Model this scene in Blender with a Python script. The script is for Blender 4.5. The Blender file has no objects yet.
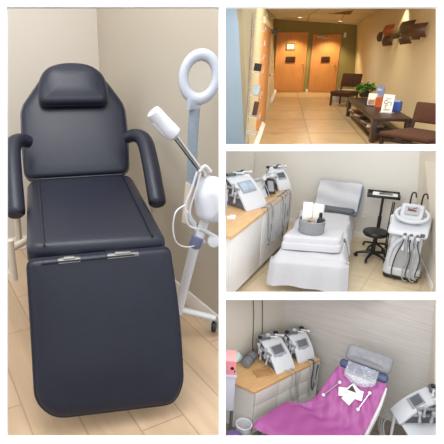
import bpy, bmesh, math, random
from mathutils import Matrix, Vector
random.seed(7)
S = bpy.context.scene
COL = S.collection
PI = math.pi
R = math.radians

# ---------------------------------------------------------------- camera, world, lights, exposure
CAMZ = 4.57
cam_data = bpy.data.cameras.new('camera')
cam = bpy.data.objects.new('camera', cam_data)
COL.objects.link(cam)
cam_data.sensor_width = 36
cam_data.lens = 480 / 444 * 36
cam_data.shift_x = 57 / 444
cam_data.clip_start = 0.05
cam.location = (0, 0, CAMZ)
cam.rotation_euler = (R(70), 0, 0)
S.camera = cam
S.view_settings.view_transform = 'Standard'
S.view_settings.look = 'None'
S.view_settings.gamma = 1
S.view_settings.exposure = 0.0
world = bpy.data.worlds.new('world')
S.world = world
world.use_nodes = True
bg = world.node_tree.nodes['Background']
bg.inputs[1].default_value = 1.0
wn = world.node_tree.nodes; wl = world.node_tree.links
w_tc = wn.new('ShaderNodeTexCoord'); w_sp = wn.new('ShaderNodeSeparateXYZ'); w_rp = wn.new('ShaderNodeValToRGB')
w_mr = wn.new('ShaderNodeMapRange'); w_mr.inputs['From Min'].default_value = -1; w_mr.inputs['From Max'].default_value = 1
wl.new(w_tc.outputs['Generated'], w_sp.inputs[0]); wl.new(w_sp.outputs['Z'], w_mr.inputs['Value'])
wl.new(w_mr.outputs[0], w_rp.inputs['Fac']); wl.new(w_rp.outputs['Color'], bg.inputs[0])
el = w_rp.color_ramp.elements                    # unseen surroundings: bright above, made darker below to dim low reflections
el[0].position = .40; el[0].color = (.36, .35, .34, 1)
el[1].position = .62; el[1].color = (1.42, 1.42, 1.42, 1)

# four separate rooms placed behind added white borders: (turn, viewpoint inside the room, seen from the camera)
ROOMS = {'L': (13.8, (-.17, -1.84, 1.42)), 'T': (-13.2, (.437, -21.49, 1.80)),
         'M': (-23.1, (1.19, -5.25, 2.82)), 'B': (-55.1, (3.22, -3.55, 4.57))}
RM = {k: Matrix.Translation((0, 0, CAMZ)) @ Matrix.Rotation(R(a), 4, 'Z') @ Matrix.Translation((-c[0], -c[1], -c[2]))
      for k, (a, c) in ROOMS.items()}

def area_light(room, loc, target, size, power, color=(1, 1, 1), size_y=None, spread=None):
    d = bpy.data.lights.new('unseen_area_light', 'AREA')
    d.energy = power; d.color = color; d.size = size
    if size_y:
        d.shape = 'RECTANGLE'; d.size_y = size_y
    if spread: d.spread = R(spread)
    o = bpy.data.objects.new('unseen_area_light', d)
    COL.objects.link(o)
    v = (Vector(target) - Vector(loc)).normalized()
    o.matrix_world = RM[room] @ Matrix.Translation(loc) @ v.to_track_quat('-Z', 'Y').to_matrix().to_4x4()
    return o

def spot_light(room, loc, target, power, color, angle=80, blend=.6, size=.08):
    d = bpy.data.lights.new('spot_beam', 'SPOT')
    d.energy = power; d.color = color; d.spot_size = R(angle); d.spot_blend = blend; d.shadow_soft_size = size
    o = bpy.data.objects.new('spot_beam', d)
    COL.objects.link(o)
    v = (Vector(target) - Vector(loc)).normalized()
    o.matrix_world = RM[room] @ Matrix.Translation(loc) @ v.to_track_quat('-Z', 'Y').to_matrix().to_4x4()

area_light('L', (-.3, .1, 2.9), (0, .5, .6), .9, 30, (1, .98, .96))
area_light('L', (.1, -.7, 2.6), (0, .9, .9), .8, 12, (.93, .96, 1))  # unseen light added for highlights on the chair leather
area_light('M', (.6, -1.2, 3.0), (.9, 1.4, .5), 1.6, 32, (1, 1, 1))  # fill added on the open side to brighten the upright surfaces
area_light('B', (1.6, -1.6, 2.7), (.4, .9, .5), 1.6, 48, (1, .98, .965))  # frontal fill added to brighten the lower room
for q in ((.95, -.35, 2.5), (2.35, 0, 2.45)):
    spot_light('T', q, (q[0] - .05, q[1] + .25, 0), 170, (1, .80, .48), 110)
spot_light('T', (3.2, -6.6, 2.9), (3.5, -6.5, 1.3), 60, (1, .84, .55), 100)
for y in (-3.5, -7, -10.5):
    spot_light('T', (1.5, y, 2.62), (1.6, y, 0), 190, (1, .91, .76), 170, 1, .25)  # extra spots without fittings, added to brighten the length of the room
area_light('T', (1.6, -13.5, 3.0), (1.8, -6, .6), 1.6, 110, (1, .92, .80))  # unseen fill added near the front to brighten the waiting room

# ---------------------------------------------------------------- materials
def lin(h):
    h = h.lstrip('#')
    v = [int(h[i:i + 2], 16) / 255 for i in (0, 2, 4)]
    return tuple(c / 12.92 if c <= .04045 else ((c + .055) / 1.055) ** 2.4 for c in v) + (1,)

def mat(name, hexc, rough=.5, metal=0., var=.06, scale=8., bump=0., bscale=60., spec=.5, coat=0., trans=0., alpha=1., emit=None, stretch=None):
    m = bpy.data.materials.new(name)
    m.use_nodes = True
    nt = m.node_tree; N = nt.nodes; Lk = nt.links
    b = N['Principled BSDF']
    c = lin(hexc)
    b.inputs['Roughness'].default_value = rough
    b.inputs['Metallic'].default_value = metal
    b.inputs['Specular IOR Level'].default_value = spec
    b.inputs['Coat Weight'].default_value = coat
    b.inputs['Transmission Weight'].default_value = trans
    b.inputs['Alpha'].default_value = alpha
    b.inputs['Base Color'].default_value = c
    tc = N.new('ShaderNodeTexCoord')
    src = tc.outputs['Object']
    if stretch:
        mp = N.new('ShaderNodeMapping'); mp.inputs['Scale'].default_value = stretch
        Lk.new(src, mp.inputs[0]); src = mp.outputs[0]
    if var:
        n = N.new('ShaderNodeTexNoise'); n.inputs['Scale'].default_value = scale; n.inputs['Detail'].default_value = 4
        Lk.new(src, n.inputs['Vector'])
        r = N.new('ShaderNodeValToRGB')
        r.color_ramp.elements[0].position = .3; r.color_ramp.elements[1].position = .7
        r.color_ramp.elements[0].color = tuple(x * (1 - var) for x in c[:3]) + (1,)
        r.color_ramp.elements[1].color = tuple(min(1, x * (1 + var)) for x in c[:3]) + (1,)
        Lk.new(n.outputs['Fac'], r.inputs['Fac'])
        Lk.new(r.outputs['Color'], b.inputs['Base Color'])
    if bump:
        n2 = N.new('ShaderNodeTexNoise'); n2.inputs['Scale'].default_value = bscale; n2.inputs['Detail'].default_value = 3
        Lk.new(src, n2.inputs['Vector'])
        bp = N.new('ShaderNodeBump'); bp.inputs['Strength'].default_value = bump; bp.inputs['Distance'].default_value = .01
        Lk.new(n2.outputs['Fac'], bp.inputs['Height']); Lk.new(bp.outputs[0], b.inputs['Normal'])
    if emit:
        b.inputs['Emission Color'].default_value = lin(emit[0]); b.inputs['Emission Strength'].default_value = emit[1]
    return m

def tile_mat(name, c1, c2, mortar, ax, ay, w, h, offset=.5, msize=.01, rough=.4, grain=(1, 12, 1), gvar=.25):
    """planks or tiles: ax, ay are the 2D floor directions the tile's length and width run along"""
    m = bpy.data.materials.new(name); m.use_nodes = True
    nt = m.node_tree; N = nt.nodes; Lk = nt.links
    b = N['Principled BSDF']; b.inputs['Roughness'].default_value = rough
    tc = N.new('ShaderNodeTexCoord')
    det = ax[0] * ay[1] - ax[1] * ay[0]
    comb = N.new('ShaderNodeCombineXYZ')
    for i, v in enumerate(((ay[1] / det, -ay[0] / det, 0), (-ax[1] / det, ax[0] / det, 0))):
        d = N.new('ShaderNodeVectorMath'); d.operation = 'DOT_PRODUCT'; d.inputs[1].default_value = v
        Lk.new(tc.outputs['Object'], d.inputs[0]); Lk.new(d.outputs['Value'], comb.inputs[i])
    br = N.new('ShaderNodeTexBrick')
    br.offset = offset
    br.inputs['Scale'].default_value = 1
    br.inputs['Brick Width'].default_value = w; br.inputs['Row Height'].default_value = h
    br.inputs['Mortar Size'].default_value = msize; br.inputs['Mortar Smooth'].default_value = .3
    br.inputs['Color1'].default_value = lin(c1); br.inputs['Color2'].default_value = lin(c2); br.inputs['Mortar'].default_value = lin(mortar)
    Lk.new(comb.outputs[0], br.inputs['Vector'])
    mp = N.new('ShaderNodeMapping'); mp.inputs['Scale'].default_value = grain
    Lk.new(comb.outputs[0], mp.inputs[0])
    n = N.new('ShaderNodeTexNoise'); n.inputs['Scale'].default_value = 2; n.inputs['Detail'].default_value = 6; n.inputs['Distortion'].default_value = .6
    Lk.new(mp.outputs[0], n.inputs['Vector'])
    r = N.new('ShaderNodeValToRGB'); r.color_ramp.elements[0].position = .3; r.color_ramp.elements[1].position = .75
    r.color_ramp.elements[0].color = (1 - gvar,) * 3 + (1,); r.color_ramp.elements[1].color = (1, 1, 1, 1)
    Lk.new(n.outputs['Fac'], r.inputs['Fac'])
    mx = N.new('ShaderNodeMix'); mx.data_type = 'RGBA'; mx.blend_type = 'MULTIPLY'; mx.inputs[0].default_value = 1
    Lk.new(br.outputs['Color'], mx.inputs[6]); Lk.new(r.outputs['Color'], mx.inputs[7])
    Lk.new(mx.outputs[2], b.inputs['Base Color'])
    return m

# ---------------------------------------------------------------- mesh helpers
def BM():
    return bmesh.new()

def add(bm, tmp, M=None):
    if M is not None: tmp.transform(M)
    me = bpy.data.meshes.new('t'); tmp.to_mesh(me); tmp.free()
    bm.from_mesh(me); bpy.data.meshes.remove(me)
    return bm

def T(*v):
    return Matrix.Translation(v if len(v) == 3 else v[0])

def RX(a): return Matrix.Rotation(R(a), 4, 'X')
def RY(a): return Matrix.Rotation(R(a), 4, 'Y')
def RZ(a): return Matrix.Rotation(R(a), 4, 'Z')

def box(bm, c, s, M=None, bev=0., seg=2):
    t = BM(); bmesh.ops.create_cube(t, size=1)
    for v in t.verts: v.co = Vector((v.co.x * s[0], v.co.y * s[1], v.co.z * s[2]))
    if bev: bmesh.ops.bevel(t, geom=t.edges[:], offset=min(bev, min(s) * .49), segments=seg, affect='EDGES', profile=.6)
    t.transform(T(*c))
    return add(bm, t, M)

def poly(bm, pts, M=None):
    t = BM(); t.faces.new([t.verts.new(p) for p in pts])
    return add(bm, t, M)

def prism(bm, outline, d0, d1, axis='Y', M=None, bev=0., seg=2):
    """extrude a 2D outline along an axis: axis Y -> outline is (x,z), X -> (y,z), Z -> (x,y)"""
    f = {'Y': lambda p, d: (p[0], d, p[1]), 'X': lambda p, d: (d, p[0], p[1]), 'Z': lambda p, d: (p[0], p[1], d)}[axis]
    t = BM()
    a = [t.verts.new(f(p, d0)) for p in outline]; b = [t.verts.new(f(p, d1)) for p in outline]
    n = len(outline)
    t.faces.new(a); t.faces.new(b[::-1])
    for i in range(n): t.faces.new((a[i], b[i], b[(i + 1) % n], a[(i + 1) % n]))
    bmesh.ops.recalc_face_normals(t, faces=t.faces[:])
    if bev:
        es = [e for e in t.edges if e.calc_face_angle(0) > R(35)]
        bmesh.ops.bevel(t, geom=es, offset=bev, segments=seg, affect='EDGES', profile=.6, clamp_overlap=True)
    return add(bm, t, M)

def smooth_path(pts, n=6):
    P = [Vector(p) for p in pts]
    if len(P) < 3: return P
    out = []
    for i in range(len(P) - 1):
        p0 = P[max(i - 1, 0)]; p1 = P[i]; p2 = P[i + 1]; p3 = P[min(i + 2, len(P) - 1)]
        for k in range(n):
            t = k / n
            out.append(.5 * ((2 * p1) + (p2 - p0) * t + (2 * p0 - 5 * p1 + 4 * p2 - p3) * t * t + (3 * p1 - p0 - 3 * p2 + p3) * t ** 3))
    out.append(P[-1])
    return out

def tube(bm, pts, r, seg=10, M=None, smooth=0, closed=False, flat=None):
    P = smooth_path(pts, smooth) if smooth else [Vector(p) for p in pts]
    n = len(P)
    rr = r if isinstance(r, (list, tuple)) else [r] * n
    if len(rr) != n: rr = [rr[0] + (rr[-1] - rr[0]) * i / (n - 1) for i in range(n)]
    t = BM(); rings = []; up = None
    for i in range(n):
        a = P[(i - 1) % n] if closed else P[max(i - 1, 0)]
        b = P[(i + 1) % n] if closed else P[min(i + 1, n - 1)]
        d = (b - a).normalized()
        if up is None:
            up = d.orthogonal().normalized()
            if abs(d.z) < .95: up = (Vector((0, 0, 1)) - d * d.z).normalized()
        up = (up - d * up.dot(d)).normalized()
        s = d.cross(up)
        fl = flat or (1, 1)
        rings.append([t.verts.new(P[i] + (s * math.cos(2 * PI * k / seg) * fl[0] + up * math.sin(2 * PI * k / seg) * fl[1]) * rr[i]) for k in range(seg)])
    m = n if closed else n - 1
    for i in range(m):
        A = rings[i]; B = rings[(i + 1) % n]
        for k in range(seg): t.faces.new((A[k], A[(k + 1) % seg], B[(k + 1) % seg], B[k]))
    if not closed:
        t.faces.new(rings[0]); t.faces.new(rings[-1][::-1])
    bmesh.ops.recalc_face_normals(t, faces=t.faces[:])
    return add(bm, t, M)

def lathe(bm, prof, seg=24, M=None):
    t = BM(); rings = []
    for (r, z) in prof:
        r = max(r, 1e-4)
        rings.append([t.verts.new((r * math.cos(2 * PI * k / seg), r * math.sin(2 * PI * k / seg), z)) for k in range(seg)])
    for A, B in zip(rings, rings[1:]):
        for k in range(seg): t.faces.new((A[k], A[(k + 1) % seg], B[(k + 1) % seg], B[k]))
    t.faces.new(rings[0]); t.faces.new(rings[-1])
    bmesh.ops.recalc_face_normals(t, faces=t.faces[:])
    return add(bm, t, M)

def roundpoly(pts, rad, seg=5):
    out = []; n = len(pts)
    rr = rad if isinstance(rad, (list, tuple)) else [rad] * n
    for i in range(n):
        p = Vector(pts[i]).to_2d() if len(pts[i]) > 2 else Vector(pts[i])
        a = Vector(pts[i - 1]); b = Vector(pts[(i + 1) % n])
        da = (a - p); db = (b - p)
        r = min(rr[i], da.length * .49, db.length * .49)
        q0 = p + da.normalized() * r; q1 = p + db.normalized() * r
        for k in range(seg + 1):
            t = k / seg
            out.append(tuple(q0 * (1 - t) ** 2 + p * 2 * t * (1 - t) + q1 * t * t))
    return out

def pad(bm, outline, thick, r=.03, crown=.015, M=None, rings=8, seg=4):
    """upholstered pad: outline in xy, from z=0 to z=thick, rounded edges, domed top"""
    O = [Vector(p) for p in outline]; n = len(O)
    ar = sum(O[i].x * O[(i + 1) % n].y - O[(i + 1) % n].x * O[i].y for i in range(n))
    if ar < 0: O.reverse()
    c = sum(O, Vector((0, 0))) / n
    nor = []
    for i in range(n):
        e = (O[(i + 1) % n] - O[i - 1]).normalized()
        nor.append(Vector((e.y, -e.x)))
    t = BM(); L = []
    def ring(off, z): L.append([t.verts.new((*(O[i] - nor[i] * off), z)) for i in range(n)])
    for k in range(seg + 1):
        a = PI / 2 * k / seg; ring(r * (1 - math.sin(a)), r * (1 - math.cos(a)) if thick > 2 * r else thick / 2 * (1 - math.cos(a)))
    rt = min(r, thick / 2)
    for k in range(seg + 1):
        a = PI / 2 * k / seg; ring(r * (1 - math.cos(a)), thick - rt + rt * math.sin(a))
    I = [O[i] - nor[i] * r for i in range(n)]
    x0, x1 = min(p.x for p in I), max(p.x for p in I); y0, y1 = min(p.y for p in I), max(p.y for p in I)
    def dome(p):
        a = abs((2 * p.x - x0 - x1) / (x1 - x0)); b = abs((2 * p.y - y0 - y1) / (y1 - y0))
        return thick + crown * (1 - a ** 3.5) * (1 - b ** 3.5)
    for v_, p in zip(L[-1], I): v_.co.z = dome(p)
    for k in range(1, rings):
        s = 1 - k / rings
        q = [c + (I[i] - c) * s for i in range(n)]
        L.append([t.verts.new((p.x, p.y, dome(p))) for p in q])
    top = t.verts.new((*c, dome(c)))
    for A, B in zip(L, L[1:]):
        for i in range(n): t.faces.new((A[i], A[(i + 1) % n], B[(i + 1) % n], B[i]))
    for i in range(n): t.faces.new((L[-1][i], L[-1][(i + 1) % n], top))
    t.faces.new(L[0][::-1])
    return add(bm, t, M)

def grid(bm, f, nu, nv, M=None, thick=0.):
    t = BM(); V = [[t.verts.new(f(i / nu, j / nv)) for j in range(nv + 1)] for i in range(nu + 1)]
    for i in range(nu):
        for j in range(nv): t.faces.new((V[i][j], V[i + 1][j], V[i + 1][j + 1], V[i][j + 1]))
    bmesh.ops.recalc_face_normals(t, faces=t.faces[:])
    if thick: bmesh.ops.solidify(t, geom=t.faces[:], thickness=thick)
    return add(bm, t, M)

def rect(w, h, r=0., cx=0., cy=0., seg=5):
    p = [(cx - w / 2, cy - h / 2), (cx + w / 2, cy - h / 2), (cx + w / 2, cy + h / 2), (cx - w / 2, cy + h / 2)]
    return roundpoly(p, r, seg) if r else p

def circ(r, n=20, cx=0., cy=0., ry=None):
    return [(cx + r * math.cos(2 * PI * k / n), cy + (ry or r) * math.sin(2 * PI * k / n)) for k in range(n)]

# ---------------------------------------------------------------- object helpers
INV = {}

def thing(room, name, label, cat, loc=(0, 0, 0), rz=0., group=None):
    o = bpy.data.objects.new(name, None); COL.objects.link(o)
    o.empty_display_size = .1
    local = Matrix.Translation(loc) @ RZ(rz)
    o.matrix_world = RM[room] @ local
    INV[o.name] = local.inverted()
    o['label'] = label; o['category'] = cat
    if group: o['group'] = group
    return o

def link(name, bm, m, smooth=True):
    me = bpy.data.meshes.new(name)
    bmesh.ops.recalc_face_normals(bm, faces=bm.faces[:])
    bm.to_mesh(me); bm.free()
    if smooth:
        me.polygons.foreach_set('use_smooth', [True] * len(me.polygons))
        me.set_sharp_from_angle(angle=R(38))
    me.materials.append(m)
    o = bpy.data.objects.new(name, me); COL.objects.link(o)
    return o

def part(name, bm, m, parent, room=False, label=None):
    """a part of a thing; room=True when its shape was drawn in room coordinates"""
    top = parent
    while top.parent: top = top.parent
    if room: bm.transform(INV[top.name])
    o = link(name, bm, m); o.parent = parent
    if label: o['label'] = label
    return o

def solo(room, name, bm, m, label, cat, loc=(0, 0, 0), rz=0., group=None, kind=None, drawn_in_room=False):
    """a thing that is one mesh"""
    local = Matrix.Translation(loc) @ RZ(rz)
    if drawn_in_room: bm.transform(local.inverted())
    o = link(name, bm, m)
    o.matrix_world = RM[room] @ local
    INV[o.name] = local.inverted()
    o['label'] = label; o['category'] = cat
    if group: o['group'] = group
    if kind: o['kind'] = kind
    return o

def struct(room, name, bm, m, label, cat):
    return solo(room, name, bm, m, label, cat, kind='structure')

def dup(t, room, loc, rz=0., label=None):
    r = t.copy(); COL.objects.link(r)
    local = Matrix.Translation(loc) @ RZ(rz)
    r.matrix_world = RM[room] @ local; INV[r.name] = local.inverted()
    if label: r['label'] = label
    for ch in list(t.children):
        c = ch.copy(); COL.objects.link(c); c.parent = r
        for g in ch.children:
            d = g.copy(); COL.objects.link(d); d.parent = c
    return r

def thick_wall(bm, pts, n, th=.08):
    """a wall face given by its outline in room coordinates, thickened away from the room along -n"""
    t = BM(); N_ = Vector(n).normalized()
    a = [t.verts.new(p) for p in pts]; b = [t.verts.new(Vector(p) - N_ * th) for p in pts]
    k = len(pts); t.faces.new(a); t.faces.new(b[::-1])
    for i in range(k): t.faces.new((a[i], b[i], b[(i + 1) % k], a[(i + 1) % k]))
    bmesh.ops.recalc_face_normals(t, faces=t.faces[:])
    return add(bm, t)

# ================================================================ STRUCTURE
# added white border frames that separate the four room views
def surround(d, x0, x1, y0, y1, holes, label):
    th = .012 * d / 1.5
    f = lambda x, y, k: ((x - 165) / 480 * d, k, (222 - y) / 480 * d)
    xs = sorted({x0, x1, *[h[0] for h in holes], *[h[2] for h in holes]})
    ys = sorted({y0, y1, *[h[1] for h in holes], *[h[3] for h in holes]})
    bm = BM(); V = {}
    def v(x, y, k):
        q = f(x, y, k)
        key = (round(q[0], 5), round(q[1], 5), round(q[2], 5))
        if key not in V: V[key] = bm.verts.new(q)
        return V[key]
    solid = {}
    for i in range(len(xs) - 1):
        for j in range(len(ys) - 1):
            cx, cy = (xs[i] + xs[i + 1]) / 2, (ys[j] + ys[j + 1]) / 2
            solid[i, j] = not any(h[0] < cx < h[2] and h[1] < cy < h[3] for h in holes)
    for (i, j), s in solid.items():
        if not s: continue
        a, b, c, e = xs[i], xs[i + 1], ys[j], ys[j + 1]
        bm.faces.new((v(a, c, d), v(b, c, d), v(b, e, d), v(a, e, d)))
        bm.faces.new((v(a, c, d + th), v(a, e, d + th), v(b, e, d + th), v(b, c, d + th)))
        for (di, dj, p, q) in ((-1, 0, (a, c), (a, e)), (1, 0, (b, c), (b, e)), (0, -1, (a, c), (b, c)), (0, 1, (a, e), (b, e))):
            if not solid.get((i + di, j + dj), False):
                bm.faces.new((v(*p, d), v(*q, d), v(*q, d + th), v(*p, d + th)))
    o = link('front_face', bm, M_white, smooth=False)
    o.matrix_world = Matrix.Translation((0, 0, CAMZ)) @ RX(-20)
    o['kind'] = 'structure'; o['label'] = label; o['category'] = 'wall'

M_white = mat('plain white border', '#fcfcfc', .9, var=0, spec=.1)
surround(1.5, -14, 224.6, -14, 458, [(6.6, 6.9, 219, 437.2)], 'white border frame around the tall view of the chair room')
surround(5.0, 221, 458, -14, 458, [(225.6, 6.9, 438, 144.2), (225.6, 150.8, 438, 292.4), (225.6, 299.8, 438, 437.2)],
         'white border frame around the views of the three stacked rooms')

# ---- chair room shell
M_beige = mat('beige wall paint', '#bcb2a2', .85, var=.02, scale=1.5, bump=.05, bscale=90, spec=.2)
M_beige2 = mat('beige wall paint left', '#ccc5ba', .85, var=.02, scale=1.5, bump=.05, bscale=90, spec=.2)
M_skirt = mat('white trim paint', '#e4e0da', .5, var=.02)
C_ = (.235, 1.80); E_ = (0.636, 0.195, 0.101)
bm = BM(); thick_wall(bm, [(C_[0], C_[1], 0), (E_[0], E_[1], 0), (0.609, 0.303, 1.635), (C_[0], C_[1], 2.3)], (-.97, -.24, 0), .008)
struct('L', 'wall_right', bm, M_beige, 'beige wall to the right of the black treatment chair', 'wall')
LW_ = (-1.15, 1.80 - 1.385 * .2345 / .972, 0)
bm = BM(); thick_wall(bm, [(LW_[0], LW_[1], 0), (C_[0], C_[1], 0), (C_[0], C_[1], 2.3), (LW_[0], LW_[1], 2.3)], (.235, -.97, 0), .03)
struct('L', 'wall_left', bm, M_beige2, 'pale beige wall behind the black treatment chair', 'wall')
M_plank = tile_mat('wood look floor', '#d3b798', '#cbae8e', '#b3977a', (-.255, .967), (.967, .255), .95, .19, .4, .004, .35, (.7, 7, 1), .22)
bm = BM(); thick_wall(bm, [(LW_[0], LW_[1], 0), (-1.15, -.8, 0), (0.375, -0.522, 0.000), (E_[0], E_[1], 0), (C_[0], C_[1], 0)], (0, 0, 1), .04)
struct('L', 'floor', bm, M_plank, 'light wood plank floor under the black treatment chair', 'floor')
bm = BM()
t = BM(); dx, dy = E_[0] - C_[0], E_[1] - C_[1]; ln = math.hypot(dx, dy); a_ = math.degrees(math.atan2(dy, dx))
box(bm, (ln / 2, -.006, .05), (ln, .012, .1), T(C_[0], C_[1], 0) @ RZ(a_), .004)
struct('L', 'baseboard_right', bm, M_skirt, 'white baseboard along the wall behind the steamer', 'baseboard')
bm = BM(); ln2 = math.hypot(LW_[0] - C_[0], LW_[1] - C_[1])
box(bm, (-ln2 / 2, -.006, .05), (ln2, .012, .1), T(C_[0], C_[1], 0) @ RZ(13.56), .004)
struct('L', 'baseboard_left', bm, M_skirt, 'white baseboard behind the black treatment chair', 'baseboard')

# ================================================================ CHAIR ROOM OBJECTS
M_leather = mat('black leather', '#1a1e2e', .38, var=.06, scale=14, bump=.14, bscale=240, spec=.42, coat=.0)
M_chrome = mat('chrome', '#c8c8c8', .18, 1., var=0)
M_cream = mat('cream metal', '#d2c5b4', .4, var=.03)
M_plast = mat('white plastic', '#d9dbe0', .35, var=.015, spec=.5)
M_black = mat('black plastic', '#1b1b1d', .4, var=.05)

ch = thing('L', 'treatment_chair', 'black leather reclining treatment chair with hanging leg rest', 'chair', (0, .35, 0))
bm = BM()
pad(bm, roundpoly([(-.285, -.045), (.272, -.075), (.292, .87), (-.30, .87)], [.05, .05, .08, .08]), .115, .035, .008, T(0, 0, .582) @ RX(2))
seat = part('seat', bm, M_leather, ch, True)
bm = BM()
for sx in (-1, 1): tube(bm, [(sx * .215, -.05, .694), (sx * .216, -.02, .703), (sx * .225, .4, .7205), (sx * .235, .84, .736)], .004, 8, None, 5)
part('piping', bm, M_leather, seat, True)
BO = [(-.31, -.02), (.283, -.02), (.302, .2), (.302, .41), (.205, .575), (.12, .66), (.03, .68), (-.04, .68), (-.12, .655), (-.185, .58), (-.304, .41), (-.312, .2)]
bm = BM(); MB_ = T(0, .9, .74) @ RX(60)
pad(bm, roundpoly(BO, .05, 3), .11, .03, .012, MB_ @ T(0, 0, -.11))
back = part('backrest', bm, M_leather, ch, True)
bm = BM()
tube(bm, [MB_ @ Vector((*p, -.018)) for p in roundpoly([(x * .995, y * .995) for x, y in BO], .05, 4)], .006, 6, closed=True)
part('piping', bm, M_leather, back, True)
HO = [(-.195, .395), (.195, .39), (.20, .5), (.18, .585), (.11, .642), (.02, .655), (-.06, .652), (-.14, .625), (-.185, .555), (-.197, .48)]
bm = BM()
pad(bm, roundpoly(HO, [.05, .05] + [.04] * 8, 3), .075, .032, .02, MB_ @ T(0, 0, .004))
hp = part('headrest', bm, M_leather, ch, True)
bm = BM(); tube(bm, [MB_ @ Vector((x, y, .045)) for x, y in roundpoly(HO, [.05, .05] + [.04] * 8, 3)], .005, 6, closed=True)
part('piping', bm, M_leather, hp, True)
ML_ = T(0, -.105, .655) @ RX(70)
LO = [(-.282, .004), (.278, .004), (.297, -.28), (.290, -.56), (.245, -.636), (-.23, -.612), (-.295, -.54), (-.288, -.28)]
bm = BM(); pad(bm, roundpoly(LO, [.03, .03, .2, .08, .09, .09, .1, .2], 5), .075, .026, .012, ML_ @ T(0, 0, -.075))
lg = part('leg_rest', bm, M_leather, ch, True)
bm = BM(); tube(bm, [ML_ @ Vector((x, y, -.022)) for x, y in roundpoly(LO, [.03, .03, .2, .08, .09, .09, .1, .2], 5)], .006, 6, closed=True)
part('piping', bm, M_leather, lg, True)
bm = BM(); box(bm, (-.05, -.012, .003), (.36, .006, .006), ML_, .002); 
part('seam_flap', bm, M_leather, lg, True)
for x0, x1 in ((-.17, -.08), (.02, .15)):
    bm = BM(); box(bm, ((x0 + x1) / 2, -.086, .642), (x1 - x0, .05, .02), None, .006); box(bm, ((x0 + x1) / 2, -.095, .652), ((x1 - x0) * .5, .03, .012), None, .004)
    part('hinge', bm, M_chrome, ch, True, label='chrome hinge')
# armrests: a padded bar that runs from the backrest and bends down along the seat
def armrest(s):
    bm = BM()
    pts = [(s * .262, .86, .935), (s * .312, .82, .955), (s * .348, .74, .935), (s * .350, .60, .84), (s * .345, .47, .735), (s * .343, .40, .675)]
    P = smooth_path(pts, 6); n = len(P)
    rad = [.046 + .011 * min(1, i / (n * .4)) for i in range(n)]
    rad[-1] = .042; rad[-2] = .054; rad[0] = .03
    tube(bm, P, rad, 16, None, 0, False, (.80, .72))
    a = part('armrest', bm, M_leather, ch, True)
    bm = BM(); tube(bm, [(s * .345, .52, .76), (s * .35, .53, .50), (s * .30, .5, .47)], .016, 10)
    part('armrest_post', bm, M_cream, a, True, label='cream metal post')
armrest(-1); armrest(1)
bm = BM()
box(bm, (0, .42, .545), (.44, .7, .05), None, .01)
box(bm, (0, .45, .30), (.22, .26, .46), None, .02)
box(bm, (0, .42, .035), (.46, .72, .05), None, .015)
for s in (-1, 1):
    box(bm, (s * .20, .42, .3), (.04, .08, .5), None, .005)
part('base_frame', bm, M_cream, ch, True, label='cream metal base')
bm = BM()
for q in (((-.372, .28, .40), (-.372, .28, .60)), ((-.372, .28, .52), (-.46, .45, .52)), ((-.372, .28, .425), (-.46, .45, .44)), ((-.372, .28, .56), (-.27, .4, .56))):
    tube(bm, q, .017, 10)
part('side_bracket', bm, M_cream, ch, True, label='cream side bracket')

# magnifying lamp
M_lampw = mat('lamp white', '#b6bbc5', .3, var=.01, spec=.5)
M_grey = mat('blue grey fabric', '#8d99a4', .7, var=.1, scale=40, stretch=(1, 1, 6))
cx_ = (0.485, 0.200, 1.301)
ml = thing('L', 'magnifying_lamp', 'white ring-shaped magnifying lamp on a grey arm by the beige wall', 'lamp', (cx_[0] - .01, .2, .55))
bm = BM()
ring = []
t = BM()
mr_, sr_ = .0, .0
nU, nV = 40, 14
V = [[None] * nV for _ in range(nU)]
for i in range(nU):
    a = 2 * PI * i / nU
    for j in range(nV):
        b = 2 * PI * j / nV
        rx, rz_ = .071 + .021 * math.cos(b), .092 + .026 * math.cos(b)
        V[i][j] = t.verts.new((rx * math.cos(a), .022 * math.sin(b), rz_ * math.sin(a)))
for i in range(nU):
    for j in range(nV): t.faces.new((V[i][j], V[(i + 1) % nU][j], V[(i + 1) % nU][(j + 1) % nV], V[i][(j + 1) % nV]))
MLp = T(cx_) @ RZ(-14) @ RX(-10) @ RY(10)
add(bm, t, MLp)
nk = (0.477, 0.200, 1.180)
tube(bm, [MLp @ Vector((-.012, 0, -.10)), MLp @ Vector((-.016, 0, -.125)), nk], [.032, .024, .023], 14)
part('lamp_head', bm, M_lampw, ml, True)
bm = BM(); t = BM(); bmesh.ops.create_circle(t, cap_ends=True, segments=32, radius=1)
add(bm, t, MLp @ RX(90) @ Matrix.Diagonal((.053, .069, 1, 1)))
M_lens = mat('lens glass', '#ffffff', .02, var=0, alpha=.08)
part('lens', bm, M_lens, ml, True, label='clear lens')
a0 = (0.465, 0.200, 1.176); a1 = (0.458, 0.200, 0.988); a2 = (0.461, 0.200, 0.820)
bm = BM(); tube(bm, [nk, a0, a1, a2], .0235, 14, None, 8)
part('arm', bm, M_grey, ml, True, label='grey ribbed arm')
b0 = (0.454, 0.200, 0.835); b1 = (0.438, 0.200, 0.646)
bm = BM()
tube(bm, [b0, b1], .026, 12)
lwx = .235 + (1.80 - .2) * .2345 / .972
tube(bm, [(b0[0], .2, b0[2] - .06), (lwx, .2, b0[2] - .06)], .02, 10)
box(bm, (lwx - .012, .2, b0[2] - .06), (.02, .07, .1), None, .006)
part('wall_bracket', bm, M_cream, ml, True, label='cream wall bracket')

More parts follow.
